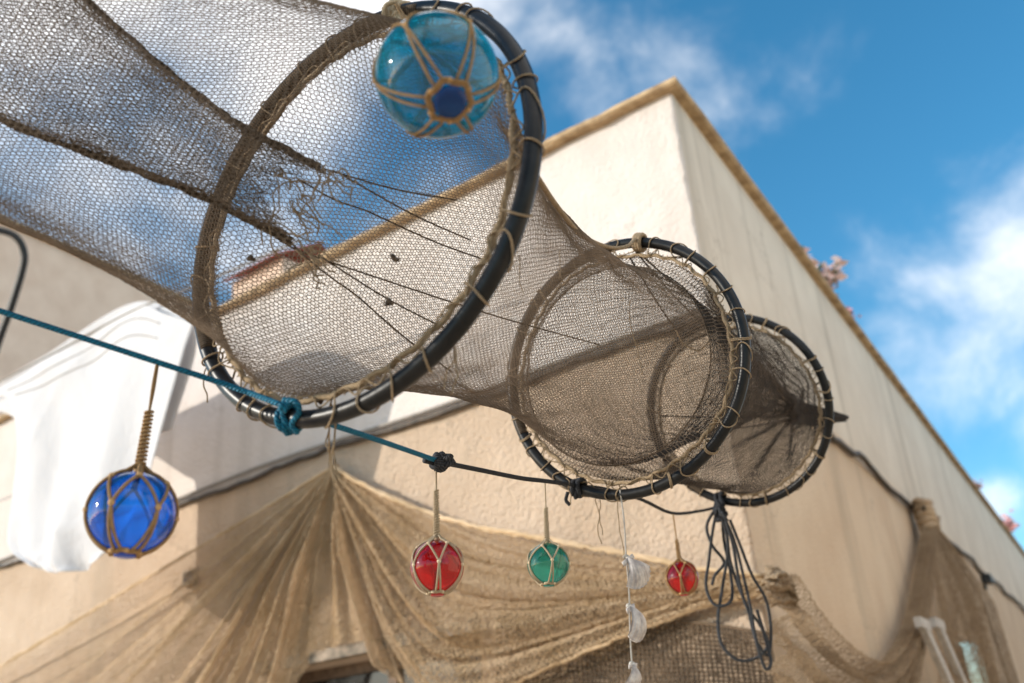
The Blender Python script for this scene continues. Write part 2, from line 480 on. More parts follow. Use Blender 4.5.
# ---- the corner house
house = empty('corner_house', CORNER)
tag(house, 'cream rough rendered house whose corner rises in the middle under a tan coping', 'house')
wl = FWP(276, 664); wr = FWP(480, 640)
WA, WB = fcoord(wr), fcoord(wl)                 # opening along the front wall
WZ = .5 * (FWP(335, 660)[2] + FWP(440, 643)[2])
rw0, rw1 = rcoord(RWP(950, 640)), rcoord(RWP(985, 670))
RZ = RWP(950, 632)[2]


def wallgrid(name, org, d, n, xs, zs, hole, mat, wob=.006):
    V = []; f = []
    for x in xs:
        for z in zs: V.append(org + d * x + np.array([0, 0, z]))
    nz = len(zs)
    for i in range(len(xs) - 1):
        for k in range(nz - 1):
            xm, zm = (xs[i] + xs[i + 1]) / 2, (zs[k] + zs[k + 1]) / 2
            if hole and any(h[0] < xm < h[1] and h[2] < zm < h[3] for h in hole): continue
            f.append((i * nz + k, (i + 1) * nz + k, (i + 1) * nz + k + 1, i * nz + k + 1))
    return MB().add(V, f).build(name, mat, house, smooth=True)


RC = .018     # the corner arris is worn round
zs = sorted(set([0, .9, WZ, HTOP] + list(np.linspace(2.2, HTOP, 40))))
zs_r = sorted(set([0, .9, RZ, HTOP]))
wallgrid('wall', CORNER, d1, n1, sorted([RC, WA, WB, 5, 9]), sorted([0, .9, WZ, HTOP]), [(WA, WB, .9, WZ)], MAT['stucco_front'])
wallgrid('wall', CORNER, d2, n2, sorted([RC, rw0, rw1, 16, 34]), zs_r, [(rw0, rw1, .9, RZ)], MAT['stucco_side'])
# rounded, slightly ragged corner bead
mb = MB(); V = []; f = []
na = 6; zz = np.linspace(0, HTOP, 240)
cen = CORNER + (d1 + d2) * RC
for z in zz:
    jag = .010 * (math.sin(z * 31) * .35 + rng.normal() * .35)
    for k in range(na + 1):
        t = k / na
        q = (CORNER + d1 * RC) * (1 - t) ** 2 + 2 * t * (1 - t) * CORNER + (CORNER + d2 * RC) * t ** 2
        w = math.sin(math.pi * t)
        V.append(q + (n1 + n2) * jag * w * .5 + np.array([0, 0, z]))
for i in range(len(zz) - 1):
    for k in range(na):
        a = i * (na + 1) + k
        f.append((a, a + 1, a + na + 2, a + na + 1))
mb.add(V, f).build('corner_bead', MAT['stucco_front'], house)
# window opening on the front
thk = .22
mb = MB()
o1, o2 = CORNER + d1 * WA, CORNER + d1 * WB
Z = lambda z: np.array([0, 0, z])
mb.add([o1 + Z(WZ), o2 + Z(WZ), o2 + Z(WZ) - n1 * thk, o1 + Z(WZ) - n1 * thk], [(0, 1, 2, 3)])
mb.add([o1 + Z(WZ), o1 + Z(.9), o1 + Z(.9) - n1 * thk, o1 + Z(WZ) - n1 * thk], [(0, 1, 2, 3)])
mb.add([o2 + Z(WZ), o2 + Z(.9), o2 + Z(.9) - n1 * thk, o2 + Z(WZ) - n1 * thk], [(0, 1, 2, 3)])
mb.add([o1 + Z(.9), o2 + Z(.9), o2 + Z(.9) - n1 * thk, o1 + Z(.9) - n1 * thk], [(0, 1, 2, 3)])
mb.build('reveal', MAT['reveal'], house, smooth=False)
mid = (WA + WB) / 2; hw = (WB - WA) / 2; hz = (WZ - .9) / 2
win = MB()
cw = CORNER + d1 * mid + Z(.9 + hz) - n1 * (thk - .03)
for sx in (-1, 0, 1): win.box(cw + d1 * sx * (hw - .03), d1 * .03, n1 * .025, Z(hz))
for sz in (-1, 1): win.box(cw + Z(sz * (hz - .03)), d1 * hw, n1 * .022, Z(.03))
window = win.build('window', MAT['frame_dark'], house, smooth=False)
MB().box(cw - n1 * .01, d1 * (hw - .03), n1 * .004, Z(hz - .03)).build('pane', MAT['glass_dark'], window, smooth=False)
MB().box(CORNER + d1 * (mid + .05) + Z(WZ + .035) + n1 * .03, d1 * (hw + .06), n1 * .034, Z(.03)).build('lintel', MAT['stain'], house, smooth=False)
# side window with its pale open shutters
mid = (rw0 + rw1) / 2; hw = (rw1 - rw0) / 2; hz = (RZ - .9) / 2
cw = CORNER + d2 * mid + Z(.9 + hz) - n2 * .17
win = MB()
for sx in (-1, 0, 1): win.box(cw + d2 * sx * (hw - .03), d2 * .03, n2 * .025, Z(hz))
for sz in (-1, 1): win.box(cw + Z(sz * (hz - .03)), d2 * hw, n2 * .022, Z(.03))
window = win.build('window', MAT['frame_dark'], house, smooth=False)
MB().box(cw - n2 * .01, d2 * (hw - .03), n2 * .004, Z(hz - .03)).build('pane', MAT['glass_dark'], window, smooth=False)
# a pale casement hanging askew in front of it
for (ax_, bx_), mt_ in (((921, 953), 'shutter'), ((936, 967), 'shutter')):
    A_, B_ = RWP(ax_, 622, .22), RWP(bx_, 692, .22)
    wv = d2 * .075
    MB().box((A_ + B_) / 2, (A_ - B_) / 2, wv, n2 * .02).box((A_ * .97 + B_ * .03) + n2 * .004, d2 * .16, n2 * .02, Z(.03)).build('casement_frame', MAT[mt_], house, smooth=False)
# coping: two mitred runs of old tile
def coping(d, n, d_o, ln, other_n):
    ov, th = .050, .050
    prof = [(-.30, 0.0), (ov, 0.0), (ov + .012, .012), (ov + .008, th - .01), (ov - .01, th), (-.30, th + .02)]
    mb = MB(); V = []; f = []
    xs = np.concatenate([[0], np.linspace(.3, ln, 90)])
    for i, x in enumerate(xs):
        for (a, z) in prof:
            j = rng.normal() * .004 if i else 0
            # mitre at the corner: first section lies in the bisecting plane
            if i == 0:
                p = CORNER + n * a + other_n * a
            else: p = CORNER + d * x + n * a
            V.append(p + Z(HTOP + z + j * (a > 0)))
    m = len(prof)
    for i in range(len(xs) - 1):
        for k in range(m):
            f.append((i * m + k, i * m + (k + 1) % m, (i + 1) * m + (k + 1) % m, (i + 1) * m + k))
    return mb.add(V, f).build('coping', MAT['coping'], house, smooth=False)


coping(d1, n1, d2, 9, n2); coping(d2, n2, d1, 34, n1)
q = [CORNER - n1 * .1 - n2 * .1, CORNER + d1 * 9 - n1 * .1, CORNER + d1 * 9 + d2 * 34, CORNER + d2 * 34 - n2 * .1]
MB().add([p + Z(HTOP - .02) for p in q], [(0, 1, 2, 3)]).build('roof', MAT['roof_deck'], house, smooth=False)

# ---- cables clipped along the wall at the paint line
def wallcable(name, pts, r, mat, label, extra=None):
    root = None
    mb = MB().tube(pts, r, 8)
    o = mb.build(name, mat)
    tag(o, label, 'cable', 'cables on the house walls')
    return o


zc = HB
fr_ = [CORNER + d1 * x + n1 * (.022 + .004 * math.sin(x * 9)) + Z(zc + .012 * math.sin(x * 3.1) + rng.normal() * .004) for x in np.linspace(.0, 8.9, 120)]
wallcable('wall_cable', fr_, .016, MAT['cable'], 'dark sagging cable clipped along the sunlit front wall at the paint line')
fr2 = [CORNER + d1 * x + n1 * .02 + Z(zc + .045 + .012 * math.sin(x * 2.3 + 1)) for x in np.linspace(.02, 8.9, 90)]
wallcable('wall_cable', fr2, .011, MAT['cable_grey'], 'thin pale grey cable just above the dark one on the front wall')
zr = RWP(930, 527)[2]
rr_ = [CORNER + d2 * x + n2 * (.03 + .008 * math.sin(x * 5)) + Z(zr + .02 * math.sin(x * 2.7) + rng.normal() * .006) for x in np.concatenate([[.02], np.linspace(.2, 33, 200)])]
wallcable('wall_cable', rr_, .020, MAT['cable'], 'dark lumpy cable clipped along the shaded side wall')

# small fittings
o = empty('wall_vent', FWP(190, 578)); tag(o, 'small square slotted vent plate on the front wall below the blue float', 'vent')
c = FWP(190, 578, .02); MB().box(c, d1 * .06, n1 * .012, Z(.05)).build('plate', MAT['vent'], o, smooth=False)
mb = MB()
for k in (-1, 0, 1): mb.box(c + d1 * k * .034 + n1 * .014, d1 * .009, n1 * .004, Z(.034))
mb.build('slot', MAT['glass_dark'], o, smooth=False)

o = empty('cable_bracket', RWP(988, 580)); tag(o, 'small dark bracket sticking out from the cable far along the side wall', 'bracket')
c = RWP(988, 580, .06)
MB().box(c, d2 * .16, n2 * .05, Z(.035)).box(c + Z(.05) + d2 * .1, d2 * .05, n2 * .03, Z(.03)).build('arm', MAT['pipe'], o, smooth=False)
MB().box(c - n2 * .045, d2 * .05, n2 * .012, Z(.10)).build('wall_plate', MAT['pipe'], o, smooth=False)

# ---- neighbour behind on the left
p0 = P(-260, 108, 7.2); p0[2] = 0
zt = P(60, 248, 14.)
base = np.array([zt[0], zt[1], 0]); ht = zt[2]
nb = empty('neighbour_building', base)
tag(nb, 'plain beige building set back on the left, behind the black bent rail', 'building')
nx = n2.copy()
mb = MB()
dl = ray(-55, 200); a = CAM + dl * (((base - CAM) @ n2) / (dl @ n2)); a = np.array([a[0], a[1], 0]); b = base + d2 * 9
mb.add([a, b, b + Z(ht), a + Z(ht)], [(0, 1, 2, 3)])
mb.add([a, a - nx * 6, a - nx * 6 + Z(ht), a + Z(ht)], [(0, 1, 2, 3)])
mb.add([b, b - nx * 6, b - nx * 6 + Z(ht), b + Z(ht)], [(0, 1, 2, 3)])
mb.add([a + Z(ht), b + Z(ht), b - nx * 6 + Z(ht), a - nx * 6 + Z(ht)], [(0, 1, 2, 3)])
mb.build('wall', MAT['neighbour'], nb, smooth=False)
MB().box((a + b) / 2 + Z(ht + .04) - nx * .1, (b - a) * .502, nx * .16, Z(.04)).build('coping', MAT['coping'], nb, smooth=False)

# black bent rail on the left edge
z = 9.2
pts = [P(x, y, z) for x, y in ((-60, 226), (-15, 229), (6, 232), (18, 239), (24, 252), (23, 268), (12, 305), (0, 338), (-14, 380), (-30, 430))]
mb = MB().tube(spline(pts, 8), .032, 10)
rail = mb.build('bent_rail', MAT['pipe']); tag(rail, 'black bent iron tube rail at the left edge above the white cloth', 'rail')

# red tiled roof peeping over the coping
ctr = P(292, 268, 11.5); hr = empty('tiled_house', (ctr[0], ctr[1], 0)); tag(hr, 'low house with a red tiled roof peeping over the coping behind the first hoop', 'house')
rb = np.array([ctr[0], ctr[1], 0]); zr0 = P(275, 290, 11.5)[2]
lx = .42
wallc = rb + Z(zr0 / 2)
MB().box(wallc, d1 * lx, n1 * .5, Z(zr0 / 2)).build('wall', MAT['neighbour'], hr, smooth=False)
mb = MB(); V = []; f = []
nt_ = 42; rows = 8
zr1 = P(300, 252, 11.5)[2]
for i in range(nt_ + 1):
    for j in range(rows + 1):
        x = -lx - .07 + (2 * lx + .14) * i / nt_
        t = j / rows
        V.append(rb + d1 * x + n1 * (.62 - .62 * t) + Z(zr0 - .02 + (zr1 - zr0) * t + .022 * abs(math.sin(i * math.pi / 4)) - .018 * ((j % 2))))
for i in range(nt_):
    for j in range(rows): f.append((i * (rows + 1) + j, (i + 1) * (rows + 1) + j, (i + 1) * (rows + 1) + j + 1, i * (rows + 1) + j + 1))
mb.add(V, f)
V2 = []
for i in range(nt_ + 1):
    for j in range(rows + 1):
        x = -lx - .07 + (2 * lx + .14) * i / nt_; t = j / rows
        V2.append(rb + d1 * x - n1 * (.62 - .62 * t) + Z(zr0 - .02 + (zr1 - zr0) * t + .022 * abs(math.sin(i * math.pi / 4)) - .018 * ((j % 2))))
mb.add(V2, f).build('roof', MAT['tile'], hr)

# added house across the lane, unseen, to throw warm light onto the shaded wall
fb = CORNER + n2 * 4.6
fh = empty('facing_house', fb + d2 * 6); tag(fh, 'sunlit cream house across the lane from the shaded side wall', 'house')
mb = MB(); a = fb - d2 * 3.0; b = fb + d2 * 34
mb.add([a, b, b + Z(5.0), a + Z(5.0)], [(0, 1, 2, 3)])
mb.add([a, a + n2 * 6, a + n2 * 6 + Z(5.0), a + Z(5.0)], [(0, 1, 2, 3)])
mb.add([a + Z(5), b + Z(5), b + n2 * 6 + Z(5), a + n2 * 6 + Z(5)], [(0, 1, 2, 3)])
mb.build('wall', MAT['facing'], fh, smooth=False)
MB().box((a + b) / 2 + Z(5.04) + n2 * .1, d2 * 18.5, n2 * .16, Z(.04)).build('coping', MAT['coping'], fh, smooth=False)
for x in (2, 6, 10, 15):
    w = MB(); cw = fb + d2 * x + Z(1.8) - n2 * .012
    for sx in (-1, 0, 1): w.box(cw + d2 * sx * .42, d2 * .035, n2 * .02, Z(.65))
    for sz in (-1, 1): w.box(cw + Z(.65 * sz), d2 * .46, n2 * .018, Z(.035))
    wn = w.build('window', MAT['shutter'], fh, smooth=False)
    MB().box(cw, d2 * .4, n2 * .008, Z(.63)).build('pane', MAT['glass_dark'], wn, smooth=False)

# flowers on the roof terrace, over the side coping
def plant(name, px, py, size, n, mats, label, depthx=None, spiky=False):
    base = RWP(px, py, 0.0); base = CORNER + d2 * rcoord(base) - n2 * .14 + Z(HTOP + .02)
    root = empty(name, base); tag(root, label, 'plant', 'flowering plants along the roof edge')
    st = MB(); fl = MB(); lf = MB()
    for i in range(n):
        dr = np.array([rng.normal() * .45, rng.normal() * .45, 1.0]) + n2 * .25; dr /= np.linalg.norm(dr)
        h = size * (.45 + .55 * rng.random())
        if spiky: h *= 1.1
        tip = base + dr * h + d2 * rng.normal() * size * .35
        b0 = base + d2 * rng.normal() * size * .3
        m = (b0 + tip) / 2 + rng.normal(size=3) * size * .05
        st.tube(spline([b0, m, tip], 5), size * .028, 5)
        for k in range(16 if not spiky else 22):
            c = tip - dr * h * (.0 + .5 * rng.random() * (1 if spiky else .45)) + rng.normal(size=3) * size * (.09 if not spiky else .06)
            a, b = frame(rng.normal(size=3)); s = size * (.07 + .07 * rng.random())
            fl.add([c - a * s, c - b * s * .6, c + a * s, c + b * s * .6], [(0, 1, 2, 3)])
        for k in range(10):
            c = b0 + (tip - b0) * rng.random() * .7 + rng.normal(size=3) * size * .08
            a, b = frame(rng.normal(size=3)); s = size * .08
            lf.add([c - a * s, c - b * s * .4, c + a * s, c + b * s * .4], [(0, 1, 2, 3)])
    st.build('stem', MAT['leaf'], root); fl.build('blossom', mats, root, smooth=False); lf.build('foliage', MAT['leaf'], root, smooth=False)


plant('flowering_plant', 830, 297, .46, 11, MAT['petal_white'], 'pale spiky blossoms standing up behind the side coping, tallest of the plants', spiky=True)
plant('flowering_plant', 850, 318, .26, 10, MAT['petal'], 'round pink flower clump right beside the pale spiky blossoms')
plant('flowering_plant', 926, 428, .20, 4, MAT['petal_white'], 'tiny pale sprig low on the side coping, halfway down the roof edge')
plant('flowering_plant', 982, 506, .34, 5, MAT['petal'], 'small pink sprig on the roof edge near the right border')
plant('flowering_plant', 1014, 552, .45, 12, MAT['petal'], 'reddish flower clump where the roof edge meets the right border')

# ================================================================== FYKE NET
HC = {1: ([-.2209, -.1848, 1.3448], [.57, .325, .755], .30),
      2: ([.2363, .0521, 2.1617], [.539, .239, .808], .28),
      3: ([.6523, .2007, 2.9022], [.541, -.018, .841], .27)}
c0 = [(-250 - CX) / F * 1.22, (-52 - CY) / F * 1.22, 1.22]
HC[0] = (c0, [.80, .42, .42], .29)
fy = empty('hoop_net', C3(HC[1][0]))
tag(fy, 'long brown hooped fish trap net strung overhead on black hoops', 'fish trap')
HWd = {}
for k, (c, n, r) in HC.items():
    c = C3(c); n = W(np.array(n) / np.linalg.norm(n))
    a = np.cross(n, [0, 0, 1.]); a /= np.linalg.norm(a); b = np.cross(n, a)
    if b[2] < 0: a, b = -a, -b          # b points up
    HWd[k] = (c, n, a, b, r)


def ring(k, ang, r=None, off=0.):
    c, n, a, b, R0 = HWd[k]; r = R0 if r is None else r
    ang = np.asarray(ang)
    return c + n * off + (np.multiply.outer(np.cos(ang), a) + np.multiply.outer(np.sin(ang), b)) * (r if np.isscalar(r) else np.asarray(r)[:, None])


def angle_at(k, px, py):
    """angle on hoop k nearest to a sight line"""
    t = np.linspace(0, 2 * np.pi, 721); q = ring(k, t) - CAM; d = ray(px, py)
    return t[np.argmin(np.linalg.norm(q - np.outer(q @ d, d), axis=1))]


TR = .0118
for k in (0, 1, 2, 3):
    c, n, a, b, r = HWd[k]
    t = np.linspace(0, 2 * np.pi, 160, endpoint=False)
    hoop = MB().tube(ring(k, t), TR, 14, closed=True).build('hoop', MAT['hoop'], fy)
    # border rope of the net, just inside the hoop
    ri = r - .027
    wob = .0022 * np.sin(t * 37) + .003 * np.sin(t * 5 + k)
    MB().tube(ring(k, t, ri + wob), .0042, 8, closed=True).build('border_rope', MAT['twine'], hoop)
    # lashings: closed turns round pipe and border rope, with a running cord between
    lash = MB(); nl = (30, 30, 34, 34)[k]
    run = []
    for i in range(nl):
        t0 = 2 * math.pi * (i + .26 * rng.normal()) / nl
        tilt = rng.normal() * .045
        loop = []
        for q in np.linspace(0, 2 * np.pi, 18, endpoint=False):
            rr = r + (TR + .0022) * math.cos(q)
            if math.cos(q) < 0: rr = r + (TR + .0022) * math.cos(q) + (ri - .005 - (r - TR - .0022)) * (-math.cos(q)) ** 3 * (1. if i % 2 else .25)
            loop.append(ring(k, t0 + tilt * math.sin(q) + .010 * math.cos(q), rr) + n * (TR + .002) * math.sin(q))
        for rep in range(2 if rng.random() < .12 else 1):
            lp = np.array(loop) + rep * (np.array(ring(k, t0 + .011)) - np.array(ring(k, t0)))
            lash.tube(lp, .0014, 6, closed=True)
        run.append(ring(k, t0 + .5 * math.pi / nl, ri + .012 + .004 * rng.random()) - n * .004)
        run.append(ring(k, t0 + 1.2 * math.pi / nl, ri - .002) - n * .006)
    lash.tube(spline(np.array(run), 6, closed=True), .0013, 5, closed=True)
    # small zigzag lacing between border rope and net
    zz = []
    for i in range(300):
        zz.append(ring(k, 2 * math.pi * i / 300, ri + (.006 if i % 2 else -.009)) - n * .003 * (1 if i % 2 else -1))
    lash.tube(np.array(zz), .0011, 4, closed=True)
    lash.build('lashing', MAT['twine'], hoop)
    # far side of the hoop is served with brown twine where the net folds over it
    if k in (1, 2, 3):
        dist = np.linalg.norm(ring(k, t) - CAM, axis=1)
        ta = t[np.argmax(dist)]
        half, sh_ = {1: (1.25, 0), 2: (1.0, 0), 3: (.95, 0)}[k]
        tt = np.linspace(ta - half + sh_, ta + half + sh_, 90)
        MB().tube(ring(k, tt, r - .001), TR + .0004, 12).build('serving', MAT['sleeve'], hoop)


def tubenet(name, stations, nu, step, rad, mat, hexa=True, jitter=.0003, keep=None, seed=1):
    """stations: list of functions ang -> points (nu,3); lofted with a honeycomb of real twine"""
    rg = np.random.default_rng(seed)
    ang = np.linspace(0, 2 * np.pi, nu, endpoint=False)
    prof = np.stack([s(ang) for s in stations])               # (ns,nu,3)
    seg = np.linalg.norm(np.diff(prof, axis=0), axis=2).mean(1)
    cum = np.concatenate([[0], np.cumsum(seg)])
    nv = int(cum[-1] / step); vs = np.linspace(0, cum[-1], nv)
    delta = step * .20
    i, j = np.meshgrid(np.arange(nu), np.arange(nv), indexing='ij')
    vv = vs[j] + delta * np.where((i + j) % 2 == 0, 1, -1)
    vv = np.clip(vv, 0, cum[-1] - 1e-6)
    k = np.clip(np.searchsorted(cum, vv, side='right') - 1, 0, len(seg) - 1)
    t = ((vv - cum[k]) / seg[k])[..., None]
    V = prof[k, i] * (1 - t) + prof[k + 1, i] * t
    # the mesh is slack: cells drift and stretch unevenly
    for q in range(4):
        kv = rg.normal(size=3) * (18 + 22 * q); dv = rg.normal(size=3) * (.0026 / (1 + .8 * q))
        V = V + np.sin(V @ kv + q * 1.7)[..., None] * dv
    V = V + rg.normal(size=V.shape) * jitter
    V = V.reshape(-1, 3); E = hexedges(nu, nv)
    return netmesh(name, V, E, rad, mat, fy, keep)


def between(k0, k1, r0, r1, waist, n=40, sag=0., tw=0., c1off=None, sd=0, pw=2.0):
    c0, n0, a0, b0, _ = HWd[k0]; c1, n1_, a1, b1, _ = HWd[k1]
    if c1off is not None: c1 = c1 + c1off
    D = np.linalg.norm(c1 - c0)
    out = []
    for s in np.linspace(0, 1, n):
        h = lambda s: (2 * s ** 3 - 3 * s ** 2 + 1, s ** 3 - 2 * s ** 2 + s, -2 * s ** 3 + 3 * s ** 2, s ** 3 - s ** 2)
        A, B, Cc, Dd = h(s)
        cc = A * c0 + B * n0 * D * .8 + Cc * c1 + Dd * n1_ * D * .8 + Z(-sag * math.sin(math.pi * s))
        aa = a0 * (1 - s) + a1 * s; aa /= np.linalg.norm(aa)
        bb = b0 * (1 - s) + b1 * s; bb = bb - (bb @ aa) * aa; bb /= np.linalg.norm(bb)
        rr = (r0 * (1 - s) + r1 * s) * (1 - waist * (1 - abs(2 * s - 1) ** pw))

        def fn(ang, cc=cc, aa=aa, bb=bb, rr=rr, s=s):
            w = math.sin(math.pi * s)
            rad = rr * (1 + w * (.020 * np.sin(3 * ang + sd) + .014 * np.sin(7 * ang + 2 * s + sd) + .007 * np.sin(16 * ang + 5 * s)))
            return cc + (np.outer(np.cos(ang), aa) + np.outer(np.sin(ang), bb)) * rad[:, None]
        out.append(fn)
    return out


def flat(k, r, off=0., coff=0):
    return lambda ang: ring(k, ang, r, off) + coff


# wall of the trap, four lengths of netting
tubenet('netting', between(0, 1, .262, .268, .26, sag=.0, sd=1), 430, .0075, .00058, MAT['net'])
off2 = C3([(614 - CX) / F * 2.165, (364 - CY) / F * 2.165, 2.165]) - HWd[2][0]
tubenet('netting', between(1, 2, .268, .222, .27, c1off=off2, sd=3) , 430, .0074, .00060, MAT['net'], seed=2)
tubenet('netting', [flat(2, .222, 0, off2), flat(2, .248, .004)], 340, .0080, .0008, MAT['net'], seed=3)
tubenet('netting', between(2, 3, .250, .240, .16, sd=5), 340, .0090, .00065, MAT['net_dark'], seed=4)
MB().tube(ring(2, np.linspace(0, 2 * np.pi, 120, endpoint=False), .222) + off2, .0016, 6, closed=True).build('border_rope', MAT['sleeve'], fy)

# gathered tail behind the third hoop
gat = P(795, 413, 3.42); c3, n3, a3, b3, r3 = HWd[3]


def tail_st(s):
    c = c3 * (1 - s) + gat * s
    rr = .240 * (1 - s) ** 1.5 + .030 * s

    def fn(ang):
        rad = rr * (1 + (.05 + .3 * s) * np.sin(9 * ang) * .5)
        return c + (np.outer(np.cos(ang), a3) + np.outer(np.sin(ang), b3)) * rad[:, None]
    return fn


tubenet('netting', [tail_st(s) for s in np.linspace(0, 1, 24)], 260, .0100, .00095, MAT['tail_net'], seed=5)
tip = P(846, 418, 3.62)
mb = MB()
aa, bb = frame(tip - gat)
for i in range(110):
    t = rng.random() * 6.28; r_ = rng.random() ** .5
    e = tip + (aa * math.cos(t) + bb * math.sin(t)) * .012 * r_ - (tip - gat) * .25 * rng.random()
    s0 = gat + (aa * math.cos(t) + bb * math.sin(t)) * .040 * r_ + W(rng.normal(size=3)) * .003
    mb.tube([s0 + (gat - c3) * (-.20 * rng.random() * (1 - r_ * .5)), (s0 + e) / 2 + W(rng.normal(size=3)) * .006, e], .0035, 5)
mb.build('tail', MAT['tail_net'], fy)

# inner funnel (throat) inside the first length
st = []
for (u, l, z) in (((-150, -190), (-420, 90), 1.24), ((0, -72), (-120, 62), 1.27), ((88, 0), (-2, 117), 1.30), ((165, 66), (95, 155), 1.32), ((240, 124), (188, 190), 1.335), ((322, 168), (290, 240), 1.35)):
    u = P(*u, z); l = P(*l, z); c = (u + l) / 2; x = (u - l) / 2
    ax = P(308, 204, 1.35) - P(-60, 0, 1.27); ax /= np.linalg.norm(ax)
    x = x - (x @ ax) * ax * .6; y = np.cross(ax, x)
    st.append((c, x, y))
st = [spline([s[i] for s in st], 8) for i in range(3)]
fst = []
tax = P(308, 204, 1.35) - P(-60, 0, 1.27); tax /= np.linalg.norm(tax)
for q_, (c, x, y) in enumerate(zip(*st)):
    w_ = max(0, (q_ - len(st[0]) + 10) / 9) ** 2
    fst.append(lambda ang, c=c, x=x, y=y, w_=w_: c - np.outer(w_ * (.060 * np.sin(ang) ** 2 + .010 * np.sin(9 * ang) + .007 * np.sin(23 * ang + 1)), tax) + np.outer(np.cos(ang), x) + np.outer(np.sin(ang), y) * .75 + (np.outer(np.sin(7 * ang), x) * .04))
tubenet('throat', fst, 190, .0080, .00058, MAT['net_funnel'], seed=6, jitter=.0005)
g2 = P(770, 398, 3.05)
def thr_st(q):
    c = (HWd[2][0] + off2) * (1 - q) + g2 * q; rr = .222 * (1 - q) ** .9 + .030 * q
    return lambda ang: c + (np.outer(np.cos(ang), HWd[2][2]) + np.outer(np.sin(ang), HWd[2][3])) * (rr * (1 + .06 * q * np.sin(6 * ang) + .03 * q * np.sin(11 * ang + 2)))[:, None]
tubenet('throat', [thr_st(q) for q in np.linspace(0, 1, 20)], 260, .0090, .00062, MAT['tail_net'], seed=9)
# selvedge ropes down the throat
for s_, ph in ((1, 0.), (-1, math.pi)):
    pts = np.array([f_(np.array([ph]))[0] for f_ in fst])
    mb = MB()
    for q in range(3): mb.tube(pts + rng.normal(size=pts.shape) * .0015 + W([.0, .0022 * (q - 1), 0]), .0022 + .0006 * q, 6)
    mb.build('throat_rope', MAT['sleeve'], fy)
# draw cords holding the throat open
cords = [((322, 168), 1.35, (456, 200), 1.50), ((344, 176), 1.35, (470, 240), 1.62), ((300, 180), 1.36, (365, 210), 1.45), ((365, 210), 1.45, (500, 265), 1.66),
         ((276, 229), 1.35, (356, 295), 1.48), ((356, 295), 1.48, (452, 372), 1.62), ((318, 255), 1.36, (444, 328), 1.62), ((262, 228), 1.34, (320, 258), 1.37), ((330, 262), 1.38, (600, 345), 2.1)]
mb = MB()
for (a, za, b, zb) in cords:
    p, q = P(*a, za), P(*b, zb)
    m = (p + q) / 2 + DOWN * .006
    mb.tube(spline([p, m, q], 8), .0014, 5)
mb.build('draw_cord', MAT['sleeve'], fy)
mb = MB()      # frayed pale ends at the throat mouth
for (x, y) in ((322, 168), (336, 174), (276, 172), (292, 182), (268, 222), (300, 246), (310, 250), (290, 205), (300, 195)):
    for q in range(4):
        p = P(x, y, 1.345); dr = W([rng.normal() * .5 + .4, .5 + rng.random() * .6, rng.normal() * .2])
        l_ = .02 + .04 * rng.random(); pts = [p + W(rng.normal(size=3)) * .004]
        for k in range(5): pts.append(pts[-1] + dr * l_ / 5 + W(rng.normal(size=3)) * .005)
        mb.tube(spline(np.array(pts), 4), .0011, 5)
mb.build('frayed_end', MAT['twine'], fy)
# dark lines and ties inside the second and third lengths
mb = MB()
for (a, za, b, zb) in (((632, 247), 2.2, (712, 312), 2.55), ((636, 252), 2.2, (700, 322), 2.6), ((630, 258), 2.18, (676, 330), 2.5),
                       ((745, 318), 2.75, (792, 408), 3.4), ((730, 400), 2.7, (792, 408), 3.4), ((660, 416), 2.5, (792, 414), 3.4), ((712, 430), 2.6, (792, 418), 3.4),
                       ((790, 405), 3.4, (834, 440), 3.35)):
    p, q = P(*a, za), P(*b, zb); mb.tube(spline([p, (p + q) / 2 + DOWN * .008, q], 8), .0023, 5)
mb.build('draw_cord', MAT['net_dark'], fy)
mb = MB()
for pts in (((676, 330), (682, 342), (694, 350), (703, 348), (710, 338), (706, 330)), ((716, 285), (718, 290), (716, 296))):
    MB().tube(spline([P(x, y, 2.2) for x, y in pts], 6), .0018, 5).build('loose_string', MAT['twine'], fy)
# loose ends hanging from the hoops
mb = MB()
def dangle(mb, px, py, z, ln, r=.0011, wig=.003):
    p = P(px, py, z); pts = [p]
    for k in range(6): pts.append(pts[-1] + DOWN * ln / 6 + np.array([rng.normal(), rng.normal(), 0]) * wig)
    mb.tube(spline(np.array(pts), 4), r, 5)


for (x, y, z, l_) in ((204, 356, 1.42, .070), (331, 402, 1.27, .105), (334, 408, 1.27, .085), (328, 420, 1.27, .06), (452, 338, 1.22, .075), (455, 350, 1.22, .05), (596, 492, 2.12, .11), (600, 500, 2.12, .075), (566, 478, 2.1, .055), (519, 255, 2.0, .09), (630, 300, 2.0, .16), (560, 250, 2.0, .06), (618, 495, 2.08, .15)):
    mb = MB(); dangle(mb, x, y, z, l_); mb.build('loose_string', MAT['twine'], fy)
# weed scraps caught in the mesh
for (x, y, z) in ((394, 258, 1.28), (612, 461, 2.1), (664, 459, 2.15), (318, 400, 1.27), (388, 302, 1.3), (250, 258, 1.4)):
    c = P(x, y, z); mb = MB(); mb.ball(c, .004, 8, 6, rng.normal(size=3), 1.8); mb.ball(c + W([.004, .002, 0]), .003, 8, 6, rng.normal(size=3), 1.5)
    mb.build('weed_scrap', MAT['net_dark'], fy)
